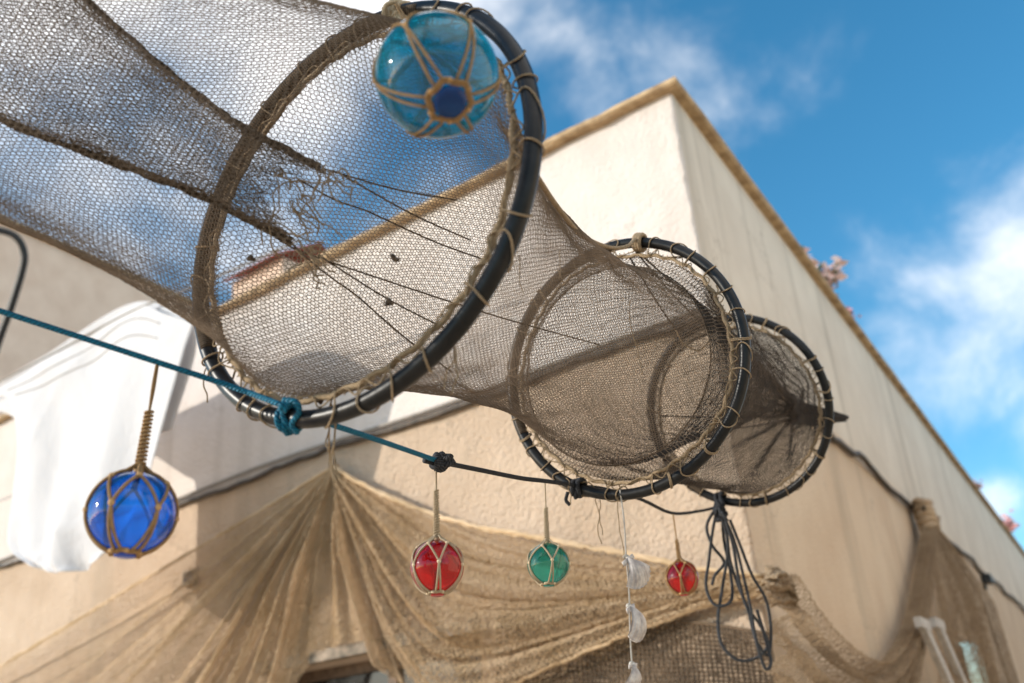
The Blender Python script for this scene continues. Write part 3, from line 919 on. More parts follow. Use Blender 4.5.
# knot where line meets the second hoop top + stay rope from first hoop
pts = [P(538, 178, 1.36), P(556, 205, 1.5), P(578, 232, 1.7), P(596, 243, 1.9), P(614, 248, 2.05), P(628, 246, 2.12), P(635, 239, 2.2)]
mb = MB().tube(spline(pts, 8), .0042, 8)
kt = angle_at(2, 640, 240)
for q in range(3):
    cc = ring(2, kt + (q - 1) * .022); tg = ring(2, kt + .01) - ring(2, kt); u, v = frame(tg)
    mb.tube(np.array([cc + (u * math.cos(t) + v * math.sin(t)) * (TR + .006) for t in np.linspace(0, 6.28, 16, endpoint=False)]), .0052, 7, closed=True)
mb.build('stay_rope', MAT['twine'], fy)

# ================================================================== ROPES
def depth_of(k, px, py):
    p = ring(k, angle_at(k, px, py)); return float(np.linalg.inv(M3)[2] @ (p - CAM))


z1 = depth_of(1, 290, 414); z2 = depth_of(2, 572, 488); z3 = depth_of(3, 718, 501)
zk = 1 / (.465 / z1 + .535 / z2)
print('DEPTHS', z1, z2, z3, zk)


def coilknot(mb, c, tg, r, turns, wr, rngl=None):
    """a wrapped knot: a few turns round the axis tg"""
    u, v = frame(tg); tg = np.asarray(tg) / np.linalg.norm(tg); pts = []
    for t in np.linspace(0, turns * 2 * np.pi, turns * 14):
        rr = r * (1 + .25 * math.sin(t * 1.7 + 1))
        pts.append(c + (u * math.cos(t) + v * math.sin(t)) * rr + tg * (t / (2 * np.pi) - turns / 2) * wr * 1.3 + tg * .25 * r * math.sin(2 * t))
    mb.tube(np.array(pts), wr, 8)


kA = angle_at(1, 290, 412)
tiept = ring(1, kA)
rope1 = empty('teal_rope', P(0, 311, 1.27)); tag(rope1, 'taut teal blue rope crossing in front of the white cloth, tied to the biggest hoop', 'rope')
pts = [P(-260, 222, 1.24), P(-60, 291, 1.26), P(0, 311, 1.27), P(80, 337, 1.28), P(157, 362, 1.29), P(230, 386, 1.30), P(282, 405, z1 - .02)]
pts2 = [P(292, 412, z1 + .014), P(345, 429, z1 + .09), P(395, 446, (z1 + zk) / 2 + .04), P(438, 461, zk)]
MB().tube(spline(pts, 10), .0040, 10).tube(spline(pts2, 10), .0040, 10).build('line', MAT['teal'], rope1)
mb = MB(); tg = ring(1, kA + .01) - ring(1, kA)
coilknot(mb, tiept, tg, TR + .0035, 3, .0036)
coilknot(mb, P(285, 406, z1 - .03), W([1, .35, .1]), .0055, 2, .0036)
kp = [P(283, 400, z1 - .03), P(296, 402, z1 - .035), P(299, 412, z1 - .03), P(292, 424, z1 - .02), P(297, 432, z1 - .012), P(291, 430, z1 + .01)]
mb.tube(spline(kp, 8), .0038, 8)
mb.build('knot', MAT['teal'], rope1)

rope2 = empty('black_cord', P(440, 462, zk)); tag(rope2, 'thin black cord carrying the red and green floats, knotted to the teal rope', 'cord')
pk = [P(440, 462, zk), P(480, 470, zk + .12), P(520, 478, zk + .25), P(545, 481, zk + .33), P(575, 485, z2 - .01)]
mb = MB().tube(spline(pk, 8), .0045, 8)
pk2 = [P(572, 487, z2 - .01), P(600, 488, z2 + .06), P(640, 499, z2 + .25), P(672, 513, z2 + .42), P(700, 511, z3 - .04), P(717, 507, z3)]
mb.tube(spline(pk2, 8), .0042, 8)
mb.build('line', MAT['black_cord'], rope2)
mb = MB(); coilknot(mb, P(440, 462, zk), W([1, .2, .5]), .010, 3, .006)
coilknot(mb, P(447, 461, zk), W([.3, 1, .2]), .007, 2, .006)
mb.tube(spline([P(440, 464, zk), P(432, 462, zk - .01), P(424, 460, zk - .02)], 6), .005, 7)
mb.build('knot', MAT['black_cord'], rope2); mb = MB()
tg = ring(2, angle_at(2, 576, 489) + .01) - ring(2, angle_at(2, 576, 489))
coilknot(mb, ring(2, angle_at(2, 578, 490)), tg, TR + .005, 3, .005)
mb.tube(spline([P(568, 492, z2 - .02), P(566, 500, z2 - .02), P(570, 505, z2 - .02)], 6), .004, 7)
mb.build('knot', MAT['black_cord'], rope2)

# cord skein hanging from the third hoop
sk = empty('cord_skein', P(718, 508, z3)); tag(sk, 'dark grey cord hanging in long loops from the third hoop beside the corner', 'cord')
zs_ = z3 - .03
loops = [((718, 505), (707, 525), (712, 545), (724, 562), (715, 575), (712, 585)),
         ((717, 508), (712, 535), (709, 560), (706, 585), (712, 602), (722, 606), (732, 598), (730, 570), (724, 540), (722, 512)),
         ((719, 508), (726, 530), (730, 560), (738, 585), (748, 610), (756, 640), (768, 655), (771, 630), (766, 600), (752, 575), (740, 545), (730, 520)),
         ((720, 510), (728, 545), (722, 590), (718, 620), (722, 645), (738, 660), (756, 658), (768, 645), (760, 625), (746, 605), (738, 575), (733, 545), (724, 515)),
         ((722, 512), (734, 540), (742, 570), (750, 605), (756, 640), (765, 668), (771, 662), (766, 640), (757, 610))]
mb = MB()
for i, l_ in enumerate(loops):
    mb.tube(spline([P(x, y, zs_ - .012 * i + .02 * math.sin(j)) for j, (x, y) in enumerate(l_)], 8), .0046, 8)
mb.build('loop', MAT['grey_cord'], sk)
mb = MB(); coilknot(mb, P(719, 507, z3 - .02), W([1, 0, .2]), .019, 2, .007); coilknot(mb, P(721, 517, z3 - .03), W([.1, 1, .1]), .013, 3, .006)
coilknot(mb, ring(3, angle_at(3, 720, 500)), ring(3, angle_at(3, 720, 500) + .01) - ring(3, angle_at(3, 720, 500)), TR + .006, 3, .006)
mb.build('knot', MAT['black_cord'], sk)

# ================================================================== GLASS FLOATS
def slerp(a, b, n):
    a = a / np.linalg.norm(a); b = b / np.linalg.norm(b); om = math.acos(np.clip(a @ b, -1, 1))
    t = np.linspace(0, 1, n)[:, None]
    return (np.sin((1 - t) * om) * a + np.sin(t * om) * b) / max(math.sin(om), 1e-6)


def glass_float(center, r, attach, colour, label, rot=0., neck=.6, cord=.05, mat='jute', nseg=6, axis=None, ng=40):
    center = np.asarray(center, float)
    ax = attach - center if axis is None else np.asarray(axis, float)
    ax = ax / np.linalg.norm(ax)
    root = empty('glass_float', center); tag(root, label, 'float', 'netted glass floats hanging on cords')
    a, b = frame(ax)
    g = MB().ball(center, r, 64, 40, ax, .985)
    glass = g.build('glass_ball', GLASS[colour], root)
    # sealing button at the bottom
    s = MB(); V = []; f = []
    pr = [(0.0, -1.075), (.16, -1.075), (.24, -1.05), (.27, -1.0), (.25, -.965), (.20, -.95)]
    for q in range(24):
        t = q / 24 * 2 * math.pi; e = a * math.cos(t) + b * math.sin(t)
        for (x, z_) in pr: V.append(center + r * (e * x + ax * z_))
    m = len(pr)
    for q in range(24):
        for k in range(m - 1): f.append((q * m + k, ((q + 1) % 24) * m + k, ((q + 1) % 24) * m + k + 1, q * m + k + 1))
    s.add(V, f).build('seal', GLASS[colour + '_seal'], glass)
    # knotted cord net
    cr = r * cord; ro = r + cr * .6
    D = lambda th, ph: (a * math.cos(ph + rot) + b * math.sin(ph + rot)) * math.sin(th) + ax * math.cos(th)
    cn = MB()
    top = center + ax * r * 1.22
    for k in range(nseg):
        ph = 2 * math.pi * k / nseg; h = math.pi / nseg
        j1, j2 = rng.normal() * .05, rng.normal() * .05
        A = D(R(44) + j1, ph + j2)
        B1 = D(R(92), ph - h); B2 = D(R(92), ph + h)
        C1 = D(R(160), ph - h * .55); C2 = D(R(160), ph + h * .55)
        # from the neck down to the first knot (two strands)
        for sgn in (-1, 1):
            pts = [top + (D(R(90), ph)) * cr * 1.2]
            pts += [center + d_ * ro + D(R(90), ph + math.pi / 2) * cr * .7 * sgn for d_ in slerp(D(R(20), ph), A, 9)]
            cn.tube(np.array(pts), cr, 7)
        for B in (B1, B2): cn.tube(center + slerp(A, B, 12) * ro, cr, 7)
        for Cq, B in ((C1, B1), (C2, B2)): cn.tube(center + slerp(B, Cq, 12) * ro, cr, 7)
        cn.ball(center + A * ro, cr * 2.0, 10, 8, A, .8)
        cn.ball(center + B2 * ro, cr * 2.0, 10, 8, B2, .8)
        cn.ball(center + D(R(160), ph) * ro, cr * 1.9, 8, 6, A, .8)
    tt = np.linspace(0, 2 * math.pi, 40, endpoint=False)
    for th, rr in ((160, 1.25), (163, 1.0)):
        cn.tube(np.array([center + D(R(th + 1.5 * math.sin(6 * t)), t) * ro for t in tt]), cr * rr, 7, closed=True)
    cn.build('cord_net', MAT[mat], root)
    # wrapped neck and hanging loop
    nk = MB(); nl = r * neck; base = center + ax * r * 1.06
    tot = np.linalg.norm(attach - base)
    adir = (attach - base) / tot
    nl = min(nl, tot * .8)
    core = [base, base + adir * nl]
    nk.tube(np.array(core), [cr * 1.6, cr * 1.2], 8)
    nw = 1.3; wr = cr * .85; turns = max(6, int(nl / (wr * 2.8)))
    u, v = frame(adir); pts = []
    for t in np.linspace(0, turns * 2 * np.pi, turns * 12):
        s_ = t / (turns * 2 * np.pi); rr = cr * nw * (2.1 - .5 * s_)
        pts.append(base + adir * (nl * s_) + (u * math.cos(t) + v * math.sin(t)) * rr)
    nk.tube(np.array(pts), wr, 6)
    tp = base + adir * nl
    for sgn in (-1, 1):
        nk.tube(spline([tp, (tp + attach) / 2 + u * cr * 1.3 * sgn, attach + u * cr * .9 * sgn, attach + adir * cr * 3 + u * cr * .3 * sgn], 6), cr * .8, 6)
    nk.ball(base + adir * cr, cr * 3.2, 12, 8, adir, 1.1)
    nk.build('hanging_loop', MAT[mat], root)
    return root


# big cyan float against the first hoop
kt = angle_at(1, 397, 10); hp = ring(1, kt)
ctr = P(437, 76, 1.09); rr = 62 / F * 1.09
top_float = glass_float(ctr, rr, hp + W([-.004, -.012, -.01]), 'cyan', 'big turquoise glass float lashed to the top of the biggest hoop', rot=.25, cord=.025, nseg=6,
            axis=W([-.26, -.60, .755]), neck=.25)
mb = MB(); tgk = ring(1, kt + .01) - ring(1, kt)
coilknot(mb, hp, tgk, TR + .004, 4, .0042); coilknot(mb, hp + W([.004, .016, -.016]), W([.2, .8, -.4]), .008, 3, .0045)
mb.tube(spline([hp + W([-.004, -.010, -.02]), hp + W([-.016, -.004, -.022]), hp + W([-.018, .012, -.02]), hp + W([-.004, .020, -.02])], 8), .0032, 7)
mb.build('lashing_knot', MAT['jute_pale'], top_float)
# others hang plumb from the lines
def hang(px, py, z, ax_, ay_, rpx, col, label, **kw):
    L_ = math.hypot(px - ax_, py - ay_) * z / F / .93
    zc = z - .404 * L_
    glass_float(P(px, py, zc), rpx / F * zc, P(ax_, ay_, z), col, label, **kw)


hang(132, 513, 1.29, 157, 366, 42, 'blue', 'deep blue glass float hanging from the teal rope before the white cloth', rot=.45, neck=1.55, cord=.042)
hang(437, 567, zk, 436, 466, 27, 'red', 'larger red glass float hanging right below the knot of the black cord', rot=.7, neck=1.9, cord=.040, mat='jute_pale')
hang(548, 564, zk + .33, 545, 483, 21, 'green', 'sea green glass float in a pale cord net hanging from the black cord', rot=.2, neck=1.7, cord=.042, mat='jute_pale', nseg=5)
hang(682, 578, z2 + .43, 673, 514, 16.5, 'red', 'small red glass float hanging left of the grey cord skein by the wall corner', rot=.3, neck=1.3, cord=.045)

# ================================================================== SHELL STRING
sh = empty('shell_garland', P(621, 497, 2.06)); tag(sh, 'white string of pale scallop shells hanging below the second hoop', 'garland')
pts = [P(620, 490, 2.08), P(624, 520, 2.06), P(626, 555, 2.04), P(629, 590, 2.01), P(630, 630, 1.99), P(632, 665, 1.97), P(634, 690, 1.95), P(635, 720, 1.94)]
mb = MB().tube(spline(pts, 10), .0017, 7)
for (x, y, z) in ((626, 557, 2.03), (629, 606, 2.0), (632, 664, 1.96)): coilknot(mb, P(x, y, z), DOWN, .004, 3, .0018)
mb.build('cord', MAT['white_string'], sh)


def scallop(c, d, u, size, depth, mat=MAT['shell'], ribs=9):
    """ribbed fan: hinge at c, grows along d, width along u, bulges along d x u"""
    d = d / np.linalg.norm(d); u = u - (u @ d) * d; u /= np.linalg.norm(u); w = np.cross(d, u)
    V = []; f = []; ni, nj = 54, 12
    for s in (1, .86):
        for i in range(ni + 1):
            t = -1 + 2 * i / ni; an = t * R(44)
            rad = size * (1 - .10 * t * t) * (1 + .010 * math.cos(i * 2 * math.pi * ribs / ni))
            for j in range(nj + 1):
                q = j / nj
                x = rad * q * math.sin(an) * (.92 + .08 * q); y = rad * q * math.cos(an) * .96
                rb = .016 * size * q * math.cos(i * 2 * math.pi * ribs / ni)
                h = depth * math.sin(math.pi * min(1, q * .92 + .06)) ** .8 * (1 - .6 * t * t) + rb
                V.append(c + d * y + u * x + w * (h * s - (.002 if s < 1 else 0)))
    k0 = (ni + 1) * (nj + 1)
    for o_ in (0, k0):
        for i in range(ni):
            for j in range(nj):
                a_ = o_ + i * (nj + 1) + j; f.append((a_, a_ + 1, a_ + nj + 2, a_ + nj + 1))
    for i in range(ni):
        a_ = i * (nj + 1) + nj; f.append((a_, a_ + nj + 1, k0 + a_ + nj + 1, k0 + a_))
    mb = MB().add(V, f)
    for sgn in (-1, 1): mb.box(c + u * sgn * size * .14 + d * size * .07, u * size * .13, d * size * .07, w * .0015)
    mb.build('shell', mat, sh)


scallop(P(627, 558, 2.02), W([.52, .85, -.1]), W([.6, -.35, .7]), .068, .020)
scallop(P(630, 606, 1.99), W([.25, .95, -.1]), W([.45, -.1, .9]), .074, .022)
scallop(P(633, 664, 1.95), W([-.05, 1, -.1]), W([.6, 0, .8]), .055, .016)

# ================================================================== WHITE CLOTH AND ITS LINE
coff = .80
CL = lambda x, y, o=0.: FWP(x, y, coff + o)
ln = empty('clothes_line', CL(-20, 393)); tag(ln, 'thin line the white cloth is folded over', 'line')
MB().tube(spline([CL(-160, 470), CL(-20, 392), CL(60, 350), CL(130, 312), CL(200, 284), CL(300, 240)], 8), .007, 8).build('rope', MAT['cable_grey'], ln)
cl = empty('white_cloth', CL(90, 400)); tag(cl, 'white cloth folded over a line on the left, rounded at the bottom', 'cloth')


def clothgrid(rows, nfold, amp, ni=90, nj=90, ph=0.):
    rows = [np.array([CL(*p) for p in r]) for r in rows]
    rows = [resample(r, ni + 1) for r in rows]
    col = np.stack(rows)                                   # (nrow,ni+1,3)
    V = []
    q = spline(col.reshape(len(rows), -1), 12); kk = np.linspace(0, len(q) - 1, nj + 1)
    lo = np.minimum(kk.astype(int), len(q) - 2); fr = (kk - lo)[:, None]
    tt = (q[lo] * (1 - fr) + q[lo + 1] * fr).reshape(nj + 1, ni + 1, 3)
    for j in range(nj + 1):
        for i in range(ni + 1):
            s, t = i / ni, j / nj
            o = amp * (.25 + .75 * t) * (math.sin(2 * math.pi * (nfold * s + .55 * t) + ph) + .5 * math.sin(2 * math.pi * (2.3 * nfold * s - .9 * t) + 1.3 + ph) + .35 * math.sin(9 * t + 5 * s))
            o += amp * .16 * (1 - 2 * abs(math.sin(3.1 * s + 5.3 * t + 1.1 * math.sin(4 * s)))) ** 3 + amp * .10 * (1 - 2 * abs(math.sin(7.3 * s - 4.1 * t + ph + math.sin(6 * t)))) ** 3
            o *= .12 + .88 * math.sin(math.pi * s) ** .7
            V.append(tt[j, i] + n1 * o)
    f = [(j * (ni + 1) + i, j * (ni + 1) + i + 1, (j + 1) * (ni + 1) + i + 1, (j + 1) * (ni + 1) + i) for j in range(nj) for i in range(ni)]
    return V, f


V, f = clothgrid([((-12, 396), (40, 364), (88, 335), (134, 306), (166, 314), (194, 323)),
                  ((8, 400), (42, 388), (90, 362), (130, 340), (160, 342), (184, 352)),
                  ((18, 440), (46, 432), (84, 428), (118, 425), (145, 426), (162, 428)),
                  ((13, 500), (40, 500), (74, 500), (104, 500), (128, 498), (142, 494)),
                  ((9, 545), (30, 552), (60, 556), (86, 552), (106, 544), (120, 534)),
                  ((30, 566), (40, 570), (60, 573), (76, 570), (90, 564), (100, 556))], 1.5, .050)
V1 = V; me = MB().add(V, f).build('front_panel', MAT['cloth'], cl)
md = me.modifiers.new('thickness', 'SOLIDIFY'); md.thickness = .004
V, f = clothgrid([((-60, 412, -.06), (-10, 386, -.06), (40, 358, -.05), (133, 303, -.05), (192, 320, -.05)),
                  ((-60, 420, -.10), (-10, 400, -.1), (40, 380, -.10), (130, 345, -.1), (196, 350, -.1)),
                  ((-40, 440, -.12), (0, 412, -.12), (50, 440, -.12), (130, 440, -.12), (172, 430, -.12))], 1.2, .010, 60, 40, 1.)
me = MB().add(V, f).build('back_panel', MAT['cloth'], cl)
md = me.modifiers.new('thickness', 'SOLIDIFY'); md.thickness = .004

for tq in (.10, .19):      # stitched seams of the folded top
    row = np.array(V1).reshape(91, 91, 3)[int(tq * 90)]
    MB().tube(row[6:78] + n1 * .006, .0030, 6).build('seam', MAT['cable_grey'], cl)

# ================================================================== DRAPED NETS ON THE WALLS
def fan_net(root, peg, ends, ns, nt, r, mat, foldk, amp, plane, off0=.05, sagk=.0, seed=3, name='mesh', warp=1.0):
    """net gathered at a peg and spreading to a polyline of end points; folds run away from the peg"""
    rg = np.random.default_rng(seed)
    wts = np.array([e[2] for e in ends[:-1]], float)
    cum = np.concatenate([[0], np.cumsum(wts)]); cum /= cum[-1]
    E3 = np.array([plane(e[0], e[1], off0) for e in ends])
    s = np.linspace(0, 1, ns)
    ex = np.stack([np.interp(s, cum, E3[:, k]) for k in range(3)], 1)
    nrm = n1 if plane is FWP else n2
    t = np.linspace(0, 1, nt) ** warp
    ph = rg.random(6) * 6.28
    fold = sum(np.sin(2 * np.pi * foldk * m * s + ph[i]) * w for i, (m, w) in enumerate(((1, 1.), (1.7, .7), (3.1, .45), (5.3, .25))))
    lat = sum(np.cos(2 * np.pi * foldk * m * s + ph[i]) * w for i, (m, w) in enumerate(((1, 1.), (1.7, .7))))
    V = np.zeros((ns, nt, 3)); pg = plane(*peg, off0 + .03)
    tang = np.gradient(ex, axis=0); tang /= np.linalg.norm(tang, axis=1)[:, None] + 1e-9
    for j, tj in enumerate(t):
        base = pg + (ex - pg) * tj
        g = min(1, tj * 2.2) * (1 - .25 * tj)
        V[:, j] = base + nrm * (amp * g * (fold[:, None] + 1.2)) + tang * (lat * amp * .55 * g)[:, None]
        V[:, j] += Z(-1) * (sagk * math.sin(math.pi * tj))
    V += rg.normal(size=V.shape) * .0025
    i, j = np.meshgrid(np.arange(ns), np.arange(nt), indexing='ij'); idx = i * nt + j
    a = np.stack([idx[:-1, :-1], idx[1:, 1:]], -1)[((i + j) % 2 == 0)[:-1, :-1]]
    b = np.stack([idx[1:, :-1], idx[:-1, 1:]], -1)[((i + j) % 2 == 1)[:-1, :-1]]
    E = np.concatenate([a, b])
    netmesh(name, V.reshape(-1, 3), E, r, mat, root)
    return V


dn = empty('draped_net', FWP(335, 468)); tag(dn, 'sand coloured fine net fanned from a hook on the front wall', 'net')
ends = [(-60, 705, 45), (0, 740, 75), (90, 760, 80), (185, 720, 70), (215, 715, 80), (262, 715, 70), (290, 700, 16), (316, 655, 16), (345, 645, 34), (374, 640, 50), (404, 690, 1)]
Vd = fan_net(dn, (335, 466), ends, 470, 190, .0015, MAT['drape'], 5.5, .055, FWP, .05, .03, 3)
ends2 = [(120, 740, 26), (190, 715, 60), (240, 715, 60), (286, 700, 16), (318, 655, 20), (372, 640, 44), (420, 700, 1)]
fan_net(dn, (337, 466), ends2, 220, 150, .0011, MAT['drape'], 4.3, .040, FWP, .02, .03, 8, name='under_mesh')


def swag(root, tl, bl, ns, nt, r, mat, nf, amp, off, name, seed, gather=.16):
    """net slung between two gathers: folds run along the sag, pinched at both ends"""
    rg = np.random.default_rng(seed)
    tp = resample([FWP(x, y, off) for x, y in tl], ns); bt = resample([FWP(x, y, off) for x, y in bl], ns)
    t = np.linspace(0, 1, nt); u = np.linspace(0, 1, ns); ph = rg.random(5) * 6.28
    V = tp[:, None] * (1 - t)[None, :, None] + bt[:, None] * t[None, :, None]
    arg = t[None] + .05 * np.sin(5 * u + ph[4])[:, None]
    fo = sum(w * np.sin(2 * np.pi * nf * m * arg + ph[i]) for i, (m, w) in enumerate(((1, 1.), (1.73, .65), (3.1, .4), (5.7, .2))))
    env = gather + (1 - gather) * np.sin(np.pi * np.clip(u * .92 + .04, 0, 1)) ** .6
    V = V + n1 * (amp * env[:, None] * (fo + 1.5))[..., None]
    V = V + Z(1) * (amp * .6 * env[:, None] * sum(w * np.cos(2 * np.pi * nf * m * arg + ph[i]) for i, (m, w) in enumerate(((1, 1.), (1.73, .6)))))[..., None]
    V += rg.normal(size=V.shape) * .003
    i, j = np.meshgrid(np.arange(ns), np.arange(nt), indexing='ij'); idx = i * nt + j
    a = np.stack([idx[:-1, :-1], idx[1:, 1:]], -1)[((i + j) % 2 == 0)[:-1, :-1]]
    b = np.stack([idx[1:, :-1], idx[:-1, 1:]], -1)[((i + j) % 2 == 1)[:-1, :-1]]
    netmesh(name, V.reshape(-1, 3), np.concatenate([a, b]), r, mat, root)
    return V


STL = [(336, 466), (372, 486), (420, 507), (480, 527), (570, 549), (640, 562), (706, 574), (768, 578)]
SBL = [(338, 476), (366, 560), (394, 640), (436, 690), (500, 682), (580, 650), (650, 622), (712, 600), (768, 592)]
Vs = swag(dn, STL, SBL, 250, 120, .0018, MAT['drape'], 3.6, .045, .05, 'swag_mesh', 11)
swag(dn, [(x, y + 4) for x, y in STL], [(340, 476), (380, 580), (420, 690), (480, 715), (540, 700), (600, 668), (660, 634), (712, 604), (768, 594)], 190, 90, .0017, MAT['drape'], 2.7, .030, .02, 'under_mesh', 12)
mb = MB()
for (row, rr) in ((Vd[0], .008), (Vd[1], .006), (Vs[:, 0], .010), (Vs[:, 1], .007), (Vs[:, -1], .009)): mb.tube(row[::3] + n1 * .004, rr, 7)
mb.build('border_rope', MAT['drape'], dn)
mb = MB()
pg = FWP(334, 468, .08)
coilknot(mb, pg, DOWN, .022, 3, .008)
mb.build('knot', MAT['twine'], dn); mb = MB()
top = ring(1, angle_at(1, 331, 416))
mb.tube(spline([P(331, 405, 1.27), P(329, 440, 1.3), P(332, 470, 1.33), P(334, 482, 1.34)], 6), .0012, 5)
mb.build('tie', MAT['twine'], dn)
MB().tube([FWP(334, 462, 0), FWP(334, 463, .05), FWP(334, 459, .08)], .006, 8).build('hook', MAT['pipe'], dn)

# coarse darker net under it, by the corner
cn_ = empty('coarse_net', FWP(680, 650)); tag(cn_, 'coarse dark brown net stretched low on the front wall beside the corner', 'net')
tl = [(500, 618), (560, 606), (640, 619), (700, 623), (772, 634)]; bl = [(500, 800), (560, 800), (640, 790), (700, 780), (790, 770)]
ns, nt = 62, 35
tp = resample([FWP(x, y, .035) for x, y in tl], ns); bt = resample([FWP(x, y, .05) for x, y in bl], ns)
V = np.zeros((ns, nt, 3))
for j in range(nt):
    t = j / (nt - 1)
    V[:, j] = tp * (1 - t) + bt * t + n1 * (.012 * np.sin(np.arange(ns) * .35 + 3 * t) * t)[:, None] + n1 * .02
V += rng.normal(size=V.shape) * .002
i, j = np.meshgrid(np.arange(ns), np.arange(nt), indexing='ij'); idx = i * nt + j
E = np.concatenate([np.stack([idx[:-1], idx[1:]], -1).reshape(-1, 2), np.stack([idx[:, :-1], idx[:, 1:]], -1).reshape(-1, 2)])
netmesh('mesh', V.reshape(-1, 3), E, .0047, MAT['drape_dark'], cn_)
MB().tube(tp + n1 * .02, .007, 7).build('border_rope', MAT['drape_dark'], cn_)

# net on the side wall: bunched at the corner, swagged up to a peg on the cable
sn = empty('side_net', RWP(925, 516)); tag(sn, 'brown net swagged along the shaded side wall up to a peg', 'net')


def strip(root, tl, bl, ns, nt, r, mat, nf, amp, plane, name, off=.05, seed=1):
    rg = np.random.default_rng(seed); nrm = n1 if plane is FWP else n2
    tp = resample([plane(x, y, off) for x, y in tl], ns); bt = resample([plane(x, y, off) for x, y in bl], ns)
    t = np.linspace(0, 1, nt); ph = rg.random(4) * 6.28
    V = tp[:, None] * (1 - t)[None, :, None] + bt[:, None] * t[None, :, None]
    fo = sum(w * np.sin(2 * np.pi * nf * m * t + ph[i]) for i, (m, w) in enumerate(((1, 1), (1.9, .6), (3.3, .35))))
    V = V + nrm * (amp * (fo + 1.3))[None, :, None] + rg.normal(size=V.shape) * .003
    i, j = np.meshgrid(np.arange(ns), np.arange(nt), indexing='ij'); idx = i * nt + j
    a = np.stack([idx[:-1, :-1], idx[1:, 1:]], -1)[((i + j) % 2 == 0)[:-1, :-1]]
    b = np.stack([idx[1:, :-1], idx[:-1, 1:]], -1)[((i + j) % 2 == 1)[:-1, :-1]]
    netmesh(name, V.reshape(-1, 3), np.concatenate([a, b]), r, mat, root)
    return V


netS = MAT['net_side'] = netmat('side_net_twine', (.30, .21, .13), (.46, .34, .22), scale=4.)
strip(sn, [(764, 578), (776, 582), (792, 608), (820, 640), (850, 661), (876, 660), (900, 625), (913, 570), (921, 520)],
      [(760, 760), (785, 770), (805, 780), (835, 790), (862, 780), (884, 745), (906, 665), (919, 590), (928, 518)], 420, 150, .0015, netS, 4.5, .040, RWP, 'mesh', .07, 2)
fan_net(sn, (927, 513), [(930, 720, 10), (946, 735, 16), (960, 700, 12), (972, 705, 20), (988, 690, 26), (1006, 720, 1)], 130, 120, .0025, netS, 2.6, .10, RWP, .09, .0, 9, 'mesh')
strip(sn, [(764, 574), (768, 566), (776, 572), (782, 590)], [(756, 596), (768, 606), (782, 604), (790, 612)], 46, 34, .0035, netS, 3., .02, RWP, 'bunch', .08, 7)
mb = MB(); c = RWP(926, 516, .12)
for q in range(5):
    cc = c + Z(.10 - .05 * q); mb.tube(np.array([cc + (d2 * math.cos(t) * .10 + n2 * math.sin(t) * .05) * (1 + .12 * math.sin(3 * t + q)) + Z(.015 * math.sin(2 * t + q)) for t in np.linspace(0, 6.283, 20, endpoint=False)]), .034, 7, closed=True)
mb.build('rolled_top', netS, sn)
MB().tube([RWP(924, 512, 0), RWP(924, 512, .10), RWP(924, 507, .16)], .012, 8).build('peg', MAT['pipe'], sn)

# ================================================================== LIGHT
SUN_AZ, SUN_EL = 98., 19.          # degrees left of the view direction, degrees above the horizon
sd = np.array([-math.sin(R(SUN_AZ)) * math.cos(R(SUN_EL)), math.cos(R(SUN_AZ)) * math.cos(R(SUN_EL)), math.sin(R(SUN_EL))])
sl = bpy.data.lights.new('sun', 'SUN'); sl.energy = 2.6; sl.angle = R(.5); sl.color = (1, .93, .82)
so = bpy.data.objects.new('sun', sl); COL.objects.link(so)
so.rotation_euler = Vector(sd).to_track_quat('Z', 'Y').to_euler()

wd = bpy.data.worlds.new('World'); S.world = wd; wd.use_nodes = True
nt = wd.node_tree; nt.nodes.clear()
out = N(nt, 'ShaderNodeOutputWorld'); bg = N(nt, 'ShaderNodeBackground', i_Strength=.138)
sky = N(nt, 'ShaderNodeTexSky', sky_type='NISHITA', sun_disc=False)
sky.sun_elevation = R(SUN_EL); sky.sun_rotation = math.atan2(sd[0], sd[1]); sky.air_density = 1.0; sky.dust_density = .4; sky.ozone_density = 3.0
hs = N(nt, 'ShaderNodeHueSaturation'); hs.inputs['Hue'].default_value = .485; hs.inputs['Saturation'].default_value = 1.25; hs.inputs['Value'].default_value = 1.0
L(nt, sky.outputs[0], hs.inputs['Color'])
tc = N(nt, 'ShaderNodeTexCoord'); dirv = tc.outputs['Generated']


def math_(op, a, b=None, c=None):
    n = N(nt, 'ShaderNodeMath', operation=op)
    for i, x in enumerate((a, b, c)):
        if x is None: continue
        if isinstance(x, (int, float)): n.inputs[i].default_value = x
        else: L(nt, x, n.inputs[i])
    return n.outputs[0]


nz = N(nt, 'ShaderNodeTexNoise', i_Scale=6.5, i_Detail=10., i_Roughness=.58, i_Distortion=.25); L(nt, dirv, nz.inputs['Vector'])
nz2 = N(nt, 'ShaderNodeTexNoise', i_Scale=2.2, i_Detail=4.); L(nt, dirv, nz2.inputs['Vector'])
mask = None; blobs = []
for (px, py, rad, w) in ((690, 60, .17, .74), (600, 90, .12, .68), (560, 20, .12, .66), (800, 50, .11, .64), (960, 320, .18, .92), (1010, 240, .16, .84), (920, 220, .09, .68), (890, 330, .09, .68), (1000, 500, .05, .85), (1080, 420, .10, .9),
                         (270, 20, .22, 1.3), (60, -60, .25, 1.3), (-150, 60, .30, 1.2), (40, 170, .20, .95), (250, 235, .11, .74), (420, 190, .12, .68), (120, 260, .14, .85), (170, 150, .15, .9), (330, -150, .3, 1.2), (130, 330, .07, .3), (700, -250, .25, .9), (1300, 100, .3, .8)):
    blobs.append((ray(px, py), rad * 1.5, w))
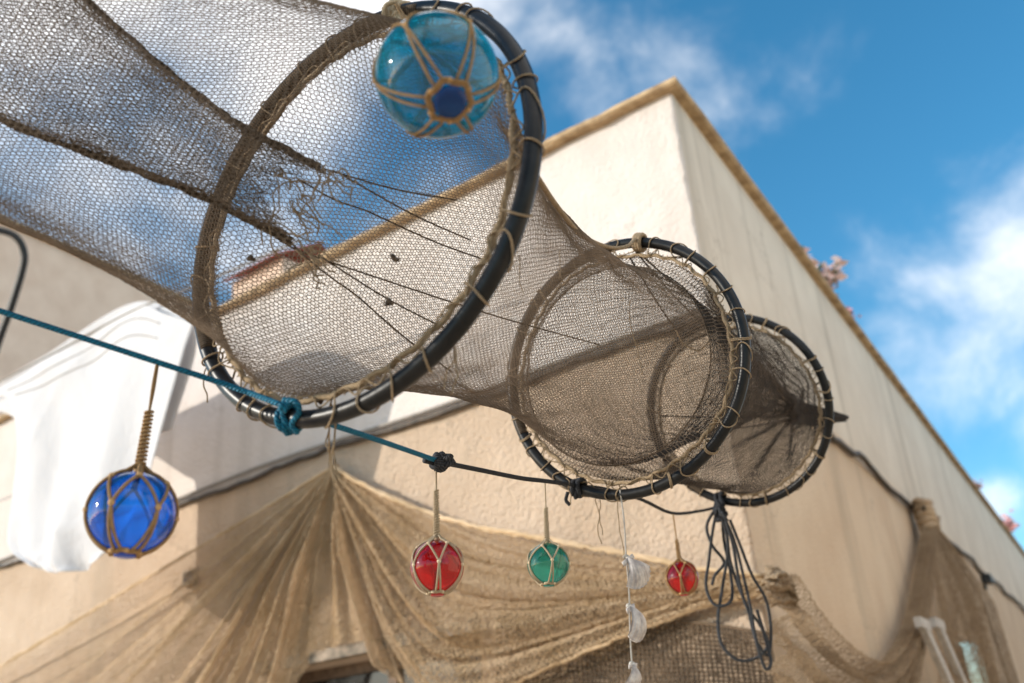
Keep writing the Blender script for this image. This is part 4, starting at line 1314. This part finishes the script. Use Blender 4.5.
for az, el, rad, w in ((150, 50, 1.15, 1.7), (100, 62, .75, 1.4), (-150, 45, .7, 1.3)):       # added cloud out of view to brighten the shaded side (azimuth right of view)
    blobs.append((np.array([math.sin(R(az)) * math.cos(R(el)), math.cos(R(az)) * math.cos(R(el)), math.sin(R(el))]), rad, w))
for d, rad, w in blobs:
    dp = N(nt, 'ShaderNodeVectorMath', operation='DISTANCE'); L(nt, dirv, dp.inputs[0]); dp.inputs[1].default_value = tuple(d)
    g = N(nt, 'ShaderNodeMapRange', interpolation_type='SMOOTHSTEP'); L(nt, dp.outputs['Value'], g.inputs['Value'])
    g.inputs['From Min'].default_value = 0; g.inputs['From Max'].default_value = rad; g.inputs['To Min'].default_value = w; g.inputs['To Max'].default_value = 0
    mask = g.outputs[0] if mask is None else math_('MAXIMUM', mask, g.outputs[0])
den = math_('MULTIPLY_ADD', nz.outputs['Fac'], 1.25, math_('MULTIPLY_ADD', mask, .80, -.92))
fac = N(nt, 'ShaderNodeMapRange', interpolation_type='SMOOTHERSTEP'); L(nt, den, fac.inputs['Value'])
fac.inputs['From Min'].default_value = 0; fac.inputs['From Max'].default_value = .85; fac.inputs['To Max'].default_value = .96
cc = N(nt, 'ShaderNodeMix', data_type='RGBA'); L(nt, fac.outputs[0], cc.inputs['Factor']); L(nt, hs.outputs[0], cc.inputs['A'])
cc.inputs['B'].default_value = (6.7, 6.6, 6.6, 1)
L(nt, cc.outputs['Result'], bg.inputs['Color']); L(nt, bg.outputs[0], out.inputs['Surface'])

# ================================================================== CAMERA
cd = bpy.data.cameras.new('camera'); co = bpy.data.objects.new('camera', cd); COL.objects.link(co)
xw, yw, zw = W([1, 0, 0]), W([0, -1, 0]), W([0, 0, -1])
co.matrix_world = Matrix([[xw[i], yw[i], zw[i], CAM[i]] for i in range(3)] + [[0, 0, 0, 1]])
cd.sensor_width = 36; cd.lens = F * 36 / 1024; cd.clip_start = .05; cd.clip_end = 1000
cd.dof.use_dof = True; cd.dof.focus_distance = 1.75; cd.dof.aperture_fstop = 3.2; cd.dof.aperture_blades = 9
S.camera = co

S.view_settings.view_transform = 'Standard'; S.view_settings.look = 'None'; S.view_settings.exposure = .72; S.view_settings.gamma = 1
S.cycles.max_bounces = 8; S.cycles.transparent_max_bounces = 16; S.cycles.use_denoising = True
S.cycles.sample_clamp_indirect = 6; S.cycles.caustics_reflective = False; S.cycles.caustics_refractive = False
S.render.film_transparent = False
